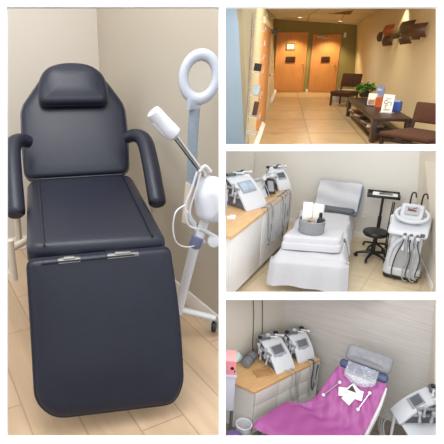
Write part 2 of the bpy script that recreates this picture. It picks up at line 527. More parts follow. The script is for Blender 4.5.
# facial steamer on a rolling stand
M_steam = mat('steamer white', '#d6d8e0', .35, var=.01)
M_collar = mat('slate blue plastic', '#6f7594', .5, var=.05)
st = thing('L', 'facial_steamer', 'white facial steamer with a chrome nozzle arm on a rolling stand', 'steamer', (0.468, 0.120, 0.170)[:2] + (0,))
h0 = (0.257, 0.120, 1.175); h1 = (0.359, 0.120, 1.064); h2 = (0.479, 0.120, 0.905)
h0, h1, h2 = Vector(h0), Vector(h1), Vector(h2)
dh = (h1 - h0).normalized()
bm = BM()
Mh = T(h0) @ dh.to_track_quat('Z', 'Y').to_matrix().to_4x4()
Lh = (h1 - h0).length
lathe(bm, [(.024, 0), (.031, .004), (.034, .02), (.034, Lh * .62), (.036, Lh * .64), (.036, Lh * .9), (.03, Lh * .93), (.018, Lh)], 10, Mh)
box(bm, (.0, -.03, Lh * .5), (.03, .014, Lh * .5), Mh, .004)
part('nozzle', bm, M_steam, st, True)
bm = BM(); tube(bm, [h1 - dh * .01, h2, h2 + (h2 - h1) * .1], .0125, 12); tube(bm, [h1 + Vector((0, -.02, .005)), h2 + Vector((0, -.02, .0))], .004, 8)
part('nozzle_arm', bm, M_chrome, st, True, label='chrome tube')
bc = Vector((0.525, 0.120, 0.787))
bm = BM()
t = BM()
pad(t, roundpoly([(-.072, -.10), (.028, -.115), (.052, .0), (.036, .085), (-.03, .105), (-.082, .03)], .035, 4), .13, .04, .02)
add(bm, t, T(bc) @ RZ(10) @ RX(80) @ T(0, 0, -.04))
part('steamer_body', bm, M_steam, st, True)
bm = BM()
tube(bm, [(0.459, 0.100, 0.911), (0.485, 0.100, 0.936), (0.514, 0.100, 0.908)], .007, 8, None, 6)
tube(bm, [(0.443, 0.080, 0.917), (0.422, 0.080, 0.847), (0.396, 0.080, 0.771), (0.407, 0.080, 0.682), (0.449, 0.080, 0.654)], .005, 8, None, 6)
tube(bm, [(0.461, 0.080, 0.911), (0.440, 0.080, 0.837), (0.415, 0.080, 0.737), (0.444, 0.080, 0.679)], .004, 8, None, 6)
tube(bm, [(0.380, 0.040, 0.785), (0.329, 0.000, 0.771), (0.317, 0.000, 0.700), (0.331, 0.000, 0.635), (0.383, 0.040, 0.590), (0.440, 0.090, 0.568)], .0035, 8, None, 6)
part('cord', bm, M_plast, st, True)
bm = BM()
tube(bm, [(0.513, 0.120, 0.716), (0.464, 0.120, 0.569)], .022, 14)
tube(bm, [(0.412, 0.130, 0.721), (0.501, 0.130, 0.561)], .011, 10)
tube(bm, [(0.470, 0.100, 0.650), (0.554, 0.100, 0.593)], .01, 10)
lathe(bm, [(.02, -.006), (.03, 0), (.03, .012), (.02, .018)], 16, T((0.535, 0.100, 0.580)) @ RX(70))
part('pole', bm, M_plast, st, True)
c0 = Vector((0.452, 0.120, 0.550)); c1 = Vector((0.468, 0.120, 0.598))
bm = BM(); tube(bm, [c0, c0 + (c1 - c0) * .15, c1, c1 + (c1 - c0) * .1], [.024, .028, .028, .022], 16)
part('collar', bm, M_collar, st, True, label='slate blue collar')
hub = Vector((0.409, 0.240, 0.160))
bm = BM(); tube(bm, [c0, hub + Vector((0, 0, -.02))], .023, 14); 
part('lower_pole', bm, M_plast, st, True)
fl = Vector((0.599, 0.210, 0.098))
for e in (fl, Vector((hub.x - .10, .46, fl.z)), Vector((hub.x - .10, .12, fl.z))):
    bm = BM(); tube(bm, [hub, e], .019, 12, None, 0, False, (1, .8))
    l_ = part('leg', bm, M_plast, st, True)
    bm = BM(); lathe(bm, [(.01, -.013), (.024, -.012), (.028, -.006), (.028, .006), (.024, .012), (.01, .013)], 18, T(e.x - .006, e.y - .01, max(.029, e.z - .048)) @ RY(90) @ RX(25))
    tube(bm, [(e.x - .006, e.y - .01, .03), (e.x - .004, e.y, e.z)], .008, 8)
    part('caster', bm, M_black, l_, True, label='black caster')

# ================================================================ WAITING ROOM SHELL
M_olive = mat('olive green wall paint', '#8a8052', .85, var=.03, scale=1.5, bump=.05)
M_tan = mat('tan wall paint', '#d6c7a6', .85, var=.02, scale=1.2, bump=.05, spec=.2)
M_tan2 = mat('tan wall paint left', '#d3c19a', .85, var=.02, scale=1.2, bump=.05, spec=.2)
M_bluelit = mat('white wall tinted daylight blue', '#cde5f8', .7, var=.04, scale=.7)  # blue daylight on a white wall, put into the base colour
M_door = mat('orange wood veneer', '#c98d55', .45, var=.10, scale=3, stretch=(6, 6, .5), spec=.4)
M_dframe = mat('door frame paint', '#8f8455', .6, var=.03)
M_ceil = tile_mat('ceiling tiles', '#d8d0ba', '#d2cab4', '#b0a68c', (1, 0), (0, 1), 1.25, 1.25, 0, .03, .9, (3, 3, 3), .08)
M_tile = tile_mat('beige floor tiles', '#c9b088', '#bda27a', '#a08760', (.974, .228), (0.0, 2.6), 1.12, .81, 0, .024, .28, (1.2, 4, 1), .30)
M_darkwood = mat('espresso wood', '#33221a', .4, var=.12, scale=6, stretch=(2, 12, 12))
M_brown = mat('brown fabric', '#4f3326', .9, var=.1, scale=30, bump=.2, bscale=120, spec=.2)
M_white_p = mat('white paper', '#e0e0dc', .7, var=.01)
M_acr = mat('clear acrylic', '#eef6fa', .08, var=0, alpha=.38, spec=.7)

A_ = (-0.102, 0.191, 2.885); B_ = (3.244, 0.975, 2.658); CF = (3.528, -2.377, 3.077); DF = (0.003, -11.389, 2.517)
AX = 13.2                                       # turn of the far wall
bm = BM(); thick_wall(bm, [(.05, .227, 0), (3.467, 1.027, 0.042)[:2] + (0,), B_, A_], (.228, -.974, 0), .06)
struct('T', 'wall_back', bm, M_olive, 'olive green far wall with two orange doors', 'wall')
WE0 = (-0.019, -13.322, 0.191); WE1 = (-0.049, -15.918, 2.343)
LF = (-0.092, -12.868, 0.000)
bm = BM(); thick_wall(bm, [(.136, .247, 0), (-.018, -13.2, 0), WE0, WE1, DF], (1, -.0114, 0), .06); thick_wall(bm, [(.136, .247, 0), DF, A_], (1, -.03, 0), .06)
struct('T', 'wall_left', bm, M_tan2, 'tan wall with acrylic racks on the left of the waiting room', 'wall')
R0 = (3.467, 1.027, 0.042); R1 = (3.610, -11.586, -0.047)
bm = BM(); thick_wall(bm, [(R0[0], R0[1], 0), (3.60, -10.46, 0), (3.75, -13.6, -0.0), (3.75, -13.6, 3.25), (CF[0], CF[1], CF[2]), B_], (-1, 0, 0), .06)
struct('T', 'wall_right', bm, M_tan, 'tan wall with the metal wall sculpture', 'wall')
bm = BM()
thick_wall(bm, [A_, B_, CF], (0, 0, -1), .05)
thick_wall(bm, [A_, CF, (3.70, -9.5, 3.25), (-.02, -12.2, 2.6), DF], (0, 0, -1), .05)
struct('T', 'ceiling', bm, M_ceil, 'cream tiled ceiling of the waiting room', 'ceiling')
bm = BM(); thick_wall(bm, [(-0.675, -12.542, 0.000), (2.240, -11.858, 0.000), (2.4, -13.4, 0), (3.85, -13.6, 0), (3.9, 1.6, 0), (-.1, .4, 0)], (0, 0, 1), .05)
struct('T', 'floor', bm, M_tile, 'polished beige tile floor of the waiting room', 'floor')
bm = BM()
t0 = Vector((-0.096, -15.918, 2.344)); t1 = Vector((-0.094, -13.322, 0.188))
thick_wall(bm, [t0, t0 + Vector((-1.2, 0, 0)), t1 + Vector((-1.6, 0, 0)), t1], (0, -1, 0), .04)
struct('T', 'front_face', bm, M_bluelit, 'white wall end coloured blue as by daylight, at the left edge of the waiting room', 'wall')
bm = BM()
thick_wall(bm, [t0, t1, Vector(WE0), Vector(WE1)], (0, -1, 0), .03)
struct('T', 'trim_1', bm, M_tan2, 'tan corner post beside the blue-tinted wall end', 'trim')
MW = T(.136, .247, 0) @ RZ(AX)
bm = BM()
u1, u2, u3 = 1.350, 1.563, 3.384
for a, b in ((0, 0.064), (u1, u2), (2.763, u3)):
    box(bm, ((a + b) / 2, -.02, .06), (b - a, .03, .12), MW, .005)
struct('T', 'baseboard_back', bm, M_skirt, 'white baseboard between the two orange doors', 'baseboard')
bm = BM()
for y0, y1 in ((.1, -4.2), (-9.6, -13.1)):
    tube(bm, [(.136 + .0114 * (y0 - .247) + .03, y0, .06), (.136 + .0114 * (y1 - .247) + .03, y1, .06)], .075, 4)
struct('T', 'baseboard_left', bm, M_skirt, 'white baseboard below the acrylic racks', 'baseboard')

def room_door(name, u0, u1, z1, label, hinge_right):
    t = thing('T', name, label, 'door', MW @ Vector((u0, 0, 0)), AX)
    t['kind'] = 'structure'
    w = u1 - u0
    bm = BM(); box(bm, (w / 2, -.02, z1 / 2), (w - .04, .05, z1 - .03), None, .006)
    p = part('door_leaf', bm, M_door, t)
    bm = BM()
    for c, s in (((.0, -.02, z1 / 2), (.05, .09, z1)), ((w, -.02, z1 / 2), (.05, .09, z1)), ((w / 2, -.02, z1), (w + .05, .09, .05))):
        box(bm, c, s, None, .004)
    part('door_frame', bm, M_door, t)
    hx = w - .1 if not hinge_right else .1
    bm = BM(); lathe(bm, [(.035, 0), (.035, .01), (.012, .015), (.012, .05), (.035, .06), (.04, .08), (.03, .1)], 16, T(hx, -.045, z1 * .47) @ RX(90))
    part('handle', bm, M_chrome, p, label='round steel knob')
    return t, w
d1, w1 = room_door('door_1', -0.034, 1.199, 2.353, 'left of the two orange doors, with a framed notice', False)
d2, w2 = room_door('door_2', 1.462, 2.565, 2.276, 'right of the two orange doors, with a closer arm', False)
bm = BM(); box(bm, (.3, -.09, 2.219), (.36, .1, .10), None, .01); tube(bm, [(.3, -.14, 2.14), (.62, -.28, 2.16), (.72, -.08, 2.18)], .014, 8)
part('door_closer', bm, M_chrome, d2, label='grey metal closer')
# third door, in the left wall
yA, yB = -7.570, -11.6
Md = T(.136 + .0114 * (yA - .247), yA, 0) @ RZ(-90 - .65)
t = thing('T', 'door_3', 'orange door in the left wall behind the acrylic racks', 'door', Md.translation, -90 - .65)
t['kind'] = 'structure'
L3 = yA - yB
bm = BM(); box(bm, (L3 / 2, .012, 1.12), (L3, .03, 2.24), None, .006)
p3 = part('door_leaf', bm, M_door, t)
bm = BM(); box(bm, (-.08, .015, 1.15), (.16, .05, 2.3), None, .006); box(bm, (L3 / 2, .015, 2.28), (L3, .05, .12), None, .006)
part('door_frame', bm, M_tan2, t)
bm = BM(); lathe(bm, [(.05, 0), (.05, .02), (.015, .03), (.015, .08)], 14, T(-.3, .02, 1.08) @ RX(-90)); tube(bm, [(-.3, .1, 1.08), (-.3 + .15, .1, 1.08)], .015, 8)
part('handle', bm, M_chrome, p3, label='steel lever')
bm = BM(); box(bm, (.55, .11, 2.16), (.5, .09, .09), None, .01); tube(bm, [(.55, .15, 2.2), (.1, .25, 2.22), (-.1, .1, 2.24)], .014, 8)
part('door_closer', bm, M_black, t, label='dark closer arm')

# ---- things on the far wall
M_plaque = mat('dark brown plaque', '#3a2113', .4, var=.1)
M_ink = mat('grey print', '#7d7a72', .7, var=.1)
def plaque(u, z, w, h, label):
    bm = BM(); box(bm, (0, 0, 0), (w, .03, h), None, .006); box(bm, (0, -.012, 0), (w * .86, .02, h * .8), None, .004)
    solo('T', 'door_plaque', bm, M_plaque, label, 'plaque', MW @ Vector((u, -.062, z)), AX, group='dark plaques on the orange doors')
plaque(0.568, 1.319, .40, .235, 'dark brown plaque on the left orange door below the framed notice')
plaque(2.035, 1.319, .36, .235, 'dark brown plaque on the right orange door')
t = thing('T', 'framed_notice', 'small framed white notice on the left orange door', 'notice', MW @ Vector((0.523, -.062, 1.823)), AX)
bm = BM(); box(bm, (0, 0, 0), (.36, .03, .25), None, .006); part('frame', bm, M_plaque, t)
bm = BM(); box(bm, (0, -.012, 0), (.30, .02, .20)); part('paper', bm, M_white_p, t, label='white paper')
bm = BM()
lathe(bm, [(.03, 0), (.03, .002)], 16, T(-.06, -.0225, .02) @ RX(90))
for k in range(4): box(bm, (.05, -.0225, .06 - k * .035), (.12 - .02 * (k % 2), .002, .010))
box(bm, (0, -.0225, -.075), (.22, .002, .012))
part('print', bm, M_ink, t)
t = thing('T', 'light_switch', 'white light switch plate on the olive wall right of the doors', 'switch', MW @ Vector((2.749, -.008, 2.276)), AX)
bm = BM(); box(bm, (0, 0, 0), (.10, .014, .19), None, .004); part('plate', bm, M_white_p, t)
bm = BM(); box(bm, (0, -.012, 0), (.03, .02, .07), None, .003); part('rocker', bm, M_plast, t)

# ---- ceiling fittings
M_glow = mat('lamp glow', '#fff0c8', .5, var=0, emit=('#ffe8b4', 6))
def downlight(c, label):
    t = thing('T', 'ceiling_downlight', label, 'ceiling light', c, 0, 'recessed downlights')
    bm = BM(); lathe(bm, [(.13, .03), (.13, -.008), (.10, -.012), (.095, .0), (.09, .03)], 20); part('trim_ring', bm, M_skirt, t)
    bm = BM(); lathe(bm, [(.088, .02), (.088, .0), (.05, -.012), (.0, -.015)], 20); part('bulb', bm, M_glow, t)
downlight((0.926, -0.324, 2.912), 'recessed downlight in the ceiling in front of the left orange door')
downlight((2.511, 0.222, 2.782), 'recessed downlight in the ceiling in front of the right orange door')
vc = (2.038, -1.932, 3.076)
t = thing('T', 'ceiling_vent', 'brown square air vent in the tiled ceiling', 'vent', vc, 0)
M_vent = mat('brown vent', '#6b4d38', .6, var=.05)
bm = BM()
for c, s in (((0, -.75, 0), (1.3, .08, .03)), ((0, .75, 0), (1.3, .08, .03)), ((-.62, 0, 0), (.08, 1.5, .03)), ((.62, 0, 0), (.08, 1.5, .03))): box(bm, c, s, RX(-6.5) @ RY(4))
part('frame', bm, M_vent, t)
bm = BM()
for k in range(9): box(bm, (0, -.64 + k * .16, .0), (1.2, .11, .012), RX(-6.5) @ RY(4))
part('louvre', bm, M_vent, t)

# ---- acrylic brochure rack on the left wall
t = thing('T', 'brochure_rack', 'clear acrylic wall rack with eight angled trays left of the orange door', 'rack', (-.012, -14.15, .42))
bm = BM(); box(bm, (-.004, 0, .92), (.008, .34, 1.84), None, .002); part('back_panel', bm, M_acr, t)
TZ = [2.170, 2.015, 1.831, 1.643, 1.452, 1.130, 0.828, 0.592]
for z in TZ:
    bm = BM(); zz = z - .42
    prism(bm, [(.0, zz + .02), (.17, zz - .012), (.17, zz - .004), (.0, zz + .028)], -.15, .15)
    prism(bm, [(.163, zz - .01), (.171, zz - .01), (.180, zz + .055), (.172, zz + .055)], -.15, .15)
    part('tray', bm, M_acr, t)
M_bk = mat('black booklet', '#1d1c1c', .5, var=.05)
M_bk2 = mat('dark brown booklet', '#4b3328', .5, var=.1)
M_bk3 = mat('pale blue leaflet', '#c9d8e2', .6, var=.03)
for zi, nm, m_, sz, lb in ((4, 'booklet', M_bk, (.10, .12, .10), 'black booklet standing in the fifth tray of the acrylic rack'),
                           (6, 'booklet', M_bk2, (.07, .12, .19), 'tall dark brown booklet in the seventh tray of the acrylic rack'),
                           (5, 'leaflet', M_bk3, (.09, .12, .12), 'pale leaflet standing in the sixth tray of the acrylic rack')):
    bm = BM(); box(bm, (0, 0, sz[2] / 2), sz, RY(8), .004)
    solo('T', nm, bm, m_, lb, nm, (.075, -14.15, TZ[zi] + .03), 0, group='leaflets in the acrylic rack')

# ---- metal wall sculpture: overlapping curved square panels
t = thing('T', 'wall_sculpture', 'sculpture of overlapping dark bronze square panels on the tan wall', 'wall art', (3.559, -5.903, 2.124))
M_bronze = mat('dark bronze', '#4a2e1f', .4, .1, var=.35, scale=3, spec=.6)
M_copper = mat('orange copper', '#a8562a', .4, .1, var=.2, scale=3)
M_bronze2 = mat('olive bronze', '#54402a', .38, .15, var=.35, scale=3)
for A1, B1, zlo, zhi, m_ in (
        ((3.32, -3.95), (3.49, -4.09), 1.976, 2.261, M_bronze),
        ((3.32, -6.16), (3.51, -6.35), 2.020, 2.302, M_bronze2),
        ((3.26, -5.25), (3.47, -5.48), 2.130, 2.415, M_copper),
        ((3.25, -5.38), (3.46, -5.61), 1.839, 2.125, M_bronze),
        ((3.24, -7.55), (3.49, -7.81), 2.126, 2.414, M_bronze2),
        ((3.25, -7.63), (3.47, -7.83), 1.873, 2.140, M_bronze2),
        ((3.27, -8.64), (3.52, -8.85), 2.006, 2.314, M_bronze),
        ):
    def sheet(u, v):
        bl = .06 * math.sin(PI * v) + .03 * math.sin(PI * u)
        return (A1[0] + (B1[0] - A1[0]) * u - bl, A1[1] + (B1[1] - A1[1]) * u - bl * .5, zlo + (zhi - zlo) * v + .03 * (u - .5))
    bm = BM(); grid(bm, sheet, 8, 8, None, .015)
    part('panel', bm, m_, t, True)
bm = BM(); tube(bm, [(3.52, -3.6, 1.97), (3.555, -8.2, 2.0)], .03, 8)
part('mounting_bar', bm, M_black, t, True)

# ---- seats and low table
def brown_chair(label, loc, rz, k=1., wide=1.):
    t = thing('T', 'waiting_chair', label, 'chair', loc, rz, 'brown waiting room chairs')
    W_, D_, H_ = .62 * k * wide, .62 * k * wide, .46 * k
    bm = BM(); pad(bm, rect(W_, D_, .05), .10 * k, .04, .02, T(0, 0, H_ - .10 * k)); part('seat', bm, M_brown, t)
    Mb = T(0, D_ / 2 - .02, H_ + .12 * k) @ RX(78)
    bm = BM(); pad(bm, roundpoly([(-W_ * .49, 0), (W_ * .49, 0), (W_ * .5, .42 * k), (-W_ * .5, .42 * k)], .05), .07 * k, .03, .015, Mb @ T(0, 0, -.03)); part('backrest', bm, M_brown, t)
    for s in (-1, 1):
        bm = BM(); prism(bm, [(-.025, 0), (.025, 0), (.028, H_ - .09), (-.028, H_ - .09)], -.025, .025, 'Y', T(s * (W_ / 2 - .05), -D_ / 2 + .06, 0)); part('leg', bm, M_darkwood, t)
        bm = BM(); tube(bm, [(s * (W_ / 2 - .05), D_ / 2 - .02, 0), (s * (W_ / 2 - .05), D_ / 2 - .05, H_), (s * (W_ / 2 - .05), D_ / 2 + .075, H_ + .5 * k)], .03, 6); part('leg', bm, M_darkwood, t)
    bm = BM()
    for c, s in (((0, -D_ / 2 + .06, H_ - .13), (W_ - .1, .035, .06)), ((-W_ / 2 + .05, 0, H_ - .13), (.035, D_ - .1, .06)), ((W_ / 2 - .05, 0, H_ - .13), (.035, D_ - .1, .06)), ((0, D_ / 2 - .03, H_ - .13), (W_ - .1, .035, .06))): box(bm, c, s, None, .004)
    part('seat_frame', bm, M_darkwood, t)
    return t
brown_chair('brown chair with dark wooden legs at the far end of the low table', (2.45, -4.4, 0), -34, 1.0, 1.1)
nc = brown_chair('brown chair partly in view nearest on the right, in front of the low table', (2.84, -12.3, 0), -46, .87, 1.75)

t = thing('T', 'low_table', 'long dark wooden low table with a lower shelf along the tan wall', 'table', (2.6, -9.1, 0))
X0, X1, Y0, Y1, HT = -.36, .36, -2.15, 2.1, .5
bm = BM(); box(bm, (0, (Y0 + Y1) / 2, HT - .03), (X1 - X0, Y1 - Y0, .06), None, .006); part('tabletop', bm, M_darkwood, t)
for x in (X0 + .05, X1 - .05):
    for y in (Y0 + .12, Y1 - .12):
        bm = BM(); box(bm, (x, y, (HT - .06) / 2), (.09, .2, HT - .06), None, .004); part('leg', bm, M_darkwood, t)
bm = BM(); box(bm, (0, (Y0 + Y1) / 2, .17), (X1 - X0 - .06, Y1 - Y0 - .2, .035), None, .004); part('shelf', bm, M_darkwood, t)
bm = BM(); box(bm, (X0 + .05, (Y0 + Y1) / 2, HT - .085), (.03, Y1 - Y0 - .3, .05)); box(bm, (X1 - .05, (Y0 + Y1) / 2, HT - .085), (.03, Y1 - Y0 - .3, .05)); part('apron', bm, M_darkwood, t)
# items standing on the table
M_leaf = mat('green leaves', '#4f7d2c', .5, var=.35, scale=20)
M_pot = mat('dark pot', '#3a2c22', .5, var=.1)
pl = thing('T', 'potted_plant', 'bushy green potted plant on the far end of the low table', 'plant', (2.691, -6.845, 0.500))
bm = BM(); lathe(bm, [(.09, 0), (.13, .02), (.15, .14), (.14, .15), (.12, .14)], 20); part('pot', bm, M_pot, pl)
bm = BM(); rnd = random.Random(3)
for k in range(260):
    th = rnd.uniform(0, 2 * PI); ph = math.acos(rnd.uniform(-.15, 1)); rr = rnd.uniform(.55, 1)
    c = Vector((.24 * rr * math.sin(ph) * math.cos(th), .28 * rr * math.sin(ph) * math.sin(th), .19 + .20 * rr * math.cos(ph)))
    L_ = rnd.uniform(.07, .12); tl = BM()
    a = [tl.verts.new(q) for q in ((0, 0, 0), (L_ * .35, L_ * .3, .012), (L_, 0, -.01), (L_ * .35, -L_ * .3, .012))]
    tl.faces.new(a)
    add(bm, tl, T(c) @ Matrix.Rotation(th, 4, 'Z') @ RY(rnd.uniform(-50, 40)) @ RX(rnd.uniform(-50, 50)))
part('leaves', bm, M_leaf, pl)
bm = BM()
for k in range(9): a = k * .7; tube(bm, [(0, 0, .12), (.15 * math.cos(a), .15 * math.sin(a), .3)], .008, 5)
part('stems', bm, M_leaf, pl)

M_blue = mat('blue card', '#2b4f9e', .4, var=.1)
M_lav = mat('pale blue card', '#8fa3d8', .5, var=.1)
M_orange = mat('orange card', '#b5572a', .5, var=.15)
M_print = mat('warm print', '#a98a78', .6, var=.4, scale=12)
p = (2.534, -9.120, 0.500)
t = thing('T', 'brochure_stand', 'white brochure stand with a small picture beside the green plant', 'brochure stand', p, -35)
bm = BM(); box(bm, (0, 0, .15), (.20, .10, .27), RX(-8), .01); part('stand', bm, M_white_p, t)
bm = BM(); box(bm, (.0, -.054, .09), (.15, .01, .11), RX(-8)); part('picture', bm, M_print, t)
p = (2.921, -7.653, 0.503)
t = thing('T', 'blue_card', 'pale blue card holder behind the white brochure stand', 'card', p, -35)
bm = BM(); prism(bm, roundpoly([(-.10, .0), (.10, .0), (.12, .36), (-.08, .38)], .04), -.015, .015, 'Y', RX(-8)); part('card', bm, M_lav, t)
bm = BM(); box(bm, (0, .03, .01), (.2, .12, .02)); part('foot', bm, M_acr, t)
bm = BM(); box(bm, (0, -.022, .26), (.11, .008, .05), RX(-8)); part('emblem', bm, M_white_p, t, label='white emblem')
p = (2.670, -9.295, 0.500)
bm = BM(); prism(bm, roundpoly([(-.09, 0), (.09, 0), (.09, .20), (.04, .22), (-.09, .21)], .02), -.05, .05, 'Y')
solo('T', 'orange_box', bm, M_orange, 'orange box between the brochure stand and the framed sign', 'box', p, -30)
p = (2.619, -10.417, 0.500)
t = thing('T', 'tabletop_sign', 'white upright tabletop sign with a line drawing near the table end', 'sign', p, -28)
bm = BM(); box(bm, (0, 0, .19), (.22, .02, .37), RX(-10), .004); part('card', bm, M_white_p, t)
bm = BM()
Ms = RX(-10) @ T(0, -.014, .19) @ Matrix.Scale(.68, 4)
for a0, a1, rr, cx, cy in ((20, 340, .05, -.06, .05), (-60, 200, .06, .05, .0), (40, 300, .045, -.02, -.09)):
    tube(bm, [Ms @ Vector((cx + rr * math.cos(R(a)), 0, cy + rr * math.sin(R(a)))) for a in range(a0, a1, 20)], .0075, 5)
for k, wd in ((.17, .2), (.14, .14), (-.17, .24), (-.2, .16)): box(bm, (0, 0, k), (wd, .003, .012), Ms)
part('drawing', bm, M_ink, t)
bm = BM(); box(bm, (0, .05, .01), (.26, .14, .02)); part('foot', bm, M_acr, t)
p = (2.885, -10.008, 0.500)
t = thing('T', 'blue_box', 'dark blue box at the near end of the low table', 'box', p, -30)
bm = BM(); box(bm, (0, 0, .10), (.20, .16, .20), None, .01); part('carton', bm, M_blue, t)
bm = BM(); box(bm, (.0, 0, .21), (.16, .12, .03), None, .01); part('lid', bm, M_lav, t)
# magazines on the shelf below
MC = ['#c9c4bc', '#7a3a36', '#d8d3c8', '#2d2a2c', '#b09a84', '#e3ded6', '#4a4442']
for k in range(7):
    m_ = mat('magazine cover ' + str(k), MC[k], .4, var=.15, scale=10)
    y = -6.6 - k * .545
    bm = BM(); box(bm, (0, 0, .014), (.34, .46, .026), None, .003)
    if k in (1, 3, 5): box(bm, (.02, .03, .036), (.30, .42, .016), RZ(8), .002)
    solo('T', 'magazine', bm, m_, 'magazine on the low table shelf, %s from the far end' % ('nearest', 'second', 'third', 'fourth', 'fifth', 'sixth', 'seventh')[k], 'magazine', (2.48, y - .9 + .0, .1875), (6, -8, 12, -5, 9, -10, 4)[k], group='magazines on the low table shelf')
bm = BM(); box(bm, (0, 0, .11), (.40, .3, .22), None, .015); box(bm, (0, 0, .225), (.36, .26, .02), None, .01)
solo('T', 'storage_box', bm, mat('grey white box', '#b9b3b4', .5, var=.05), 'small pale box on the floor under the far brown chair', 'box', (2.417, -3.327, 0.000), 20)

# ================================================================ MIDDLE TREATMENT ROOM SHELL
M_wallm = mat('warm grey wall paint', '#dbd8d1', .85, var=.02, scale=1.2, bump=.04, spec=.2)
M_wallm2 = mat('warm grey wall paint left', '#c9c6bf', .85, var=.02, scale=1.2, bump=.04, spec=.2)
M_wallm3 = mat('cream wall paint', '#dbd3c4', .85, var=.02, scale=1.2, bump=.04, spec=.2)
M_tilem = tile_mat('cream floor tiles', '#dcc9a9', '#d8c4a2', '#cbb795', (.979, -.2), (.2, .979), .6, .6, 0, .012, .4, (2, 3, 1), .14)
C1 = (-0.538, 2.829, 0.466); K1 = (-0.589, 2.841, 1.210); K2 = (1.855, 2.267, 1.504); CR_ = (2.019, 2.25, 0)
K0 = (-0.775, 1.134, 1.506)
bm = BM(); thick_wall(bm, [(C1[0], C1[1], 0), CR_, K2, K1], (-.2285, -.9735, 0), .04)
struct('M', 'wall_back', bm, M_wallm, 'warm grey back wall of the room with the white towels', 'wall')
bm = BM(); thick_wall(bm, [(K0[0], K0[1], 0), (C1[0], C1[1], 0), K1, K0], (1, -.14, 0), .04)
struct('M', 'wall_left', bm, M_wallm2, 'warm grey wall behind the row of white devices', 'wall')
K3 = (2.080, 1.579, 1.647)
bm = BM(); thick_wall(bm, [CR_, (2.165, .65, 0), K3, K2], (-1, -.09, 0), .04)
struct('M', 'wall_right', bm, M_wallm3, 'cream side wall behind the big white rolling machine', 'wall')
bm = BM(); thick_wall(bm, [(K0[0] - .1, K0[1], 0), (-0.259, -0.283, 0.000), (2.315, 0.815, 0.000), (2.10, 2.3, 0), (C1[0] - .05, C1[1] + .05, 0)], (0, 0, 1), .04)
struct('M', 'floor', bm, M_tilem, 'cream tile floor of the room with the white towels', 'floor')
def skirt(room, name, a, b, m_, label, h=.09):
    a, b = Vector((*a[:2], 0)), Vector((*b[:2], 0)); d = b - a
    bm = BM(); box(bm, (d.length / 2, 0, h / 2), (d.length, .024, h), T(a) @ Matrix.Rotation(math.atan2(d.y, d.x), 4, 'Z'), .004)
    struct(room, name, bm, m_, label, 'baseboard')
skirt('M', 'baseboard_back', C1, CR_, M_skirt, 'white baseboard under the wall outlet')
skirt('M', 'baseboard_right', CR_, (2.147, .853), M_skirt, 'white baseboard behind the big white rolling machine')

M_lam = mat('white laminate', '#dcdad6', .4, var=.02)
M_ply = mat('light wood worktop', '#cfa878', .45, var=.12, scale=5, stretch=(8, 1, 8))
M_gap = mat('dark brown plinth', '#4a3f36', .8, var=.05)  # dark brown for the cabinet toe kicks
M_dev = mat('white device shell', '#c6c9ce', .3, var=.01, spec=.5)
M_devg = mat('dark grey device side', '#55565a', .5, var=.1)
M_bez = mat('grey screen bezel', '#8f949b', .4, var=.05)
M_scr = mat('pale lit screen', '#93a3b2', .25, var=.2, scale=12, emit=('#93a3b2', .12))
M_scrd = mat('dark glossy screen', '#4c5056', .15, var=.1)
M_cab = mat('grey cable', '#a2a4a6', .5, var=.1)
M_cabd = mat('dark cable', '#3c3c40', .5, var=.1)
M_probe = mat('translucent white handpiece', '#c9cbce', .25, var=.02)
M_probe2 = mat('frosted handpiece', '#a9abb0', .25, var=.08, scale=40)
M_towel = mat('white towel', '#bfc0c4', .95, var=.02, scale=6, bump=.25, bscale=70, spec=.1)
M_dgrey = mat('dark grey vinyl', '#4b4d53', .5, var=.06)

MC_ = RZ(-8.3)
for k, (y0, y1, lb) in enumerate(((-.44, .52, 'white base cabinet unit with plain door, the nearer one under the wood worktop'), (.53, 1.60, 'white base cabinet unit with plain door, the farther one by the back wall'))):
    t = thing('M', 'base_cabinet', lb, 'cabinet', MC_ @ Vector((-.285, (y0 + y1) / 2, 0)), -8.3, group='white base cabinets')
    L_ = y1 - y0
    bm = BM(); box(bm, (.0, 0, .455), (.53, L_, .74), None, .003); part('body', bm, M_lam, t)
    bm = BM(); box(bm, (.276, 0, .455), (.02, L_ - .004, .735), None, .002); part('door', bm, M_lam, t)
    bm = BM(); box(bm, (-.03, 0, .045), (.50, L_, .09)); part('plinth', bm, M_gap, t, label='dark brown toe kick')
bm = BM(); prism(bm, [(-.575, -.465), (.012, -.465), (.012, 1.62), (-.575, 1.62)], .83, .87, 'Z', MC_, .004)
solo('M', 'worktop', bm, M_ply, 'light wood worktop under the row of white devices', 'worktop', (0, .5, 0), -8.3, drawn_in_room=True)

def handpiece(bm, M, k=1.):
    lathe(bm, [(.004, 0), (.016 * k, .004), (.018 * k, .03 * k), (.014 * k, .05 * k), (.013 * k, .10 * k), (.02 * k, .115 * k), (.024 * k, .13 * k), (.022 * k, .15 * k), (.01 * k, .155 * k)], 12, M)

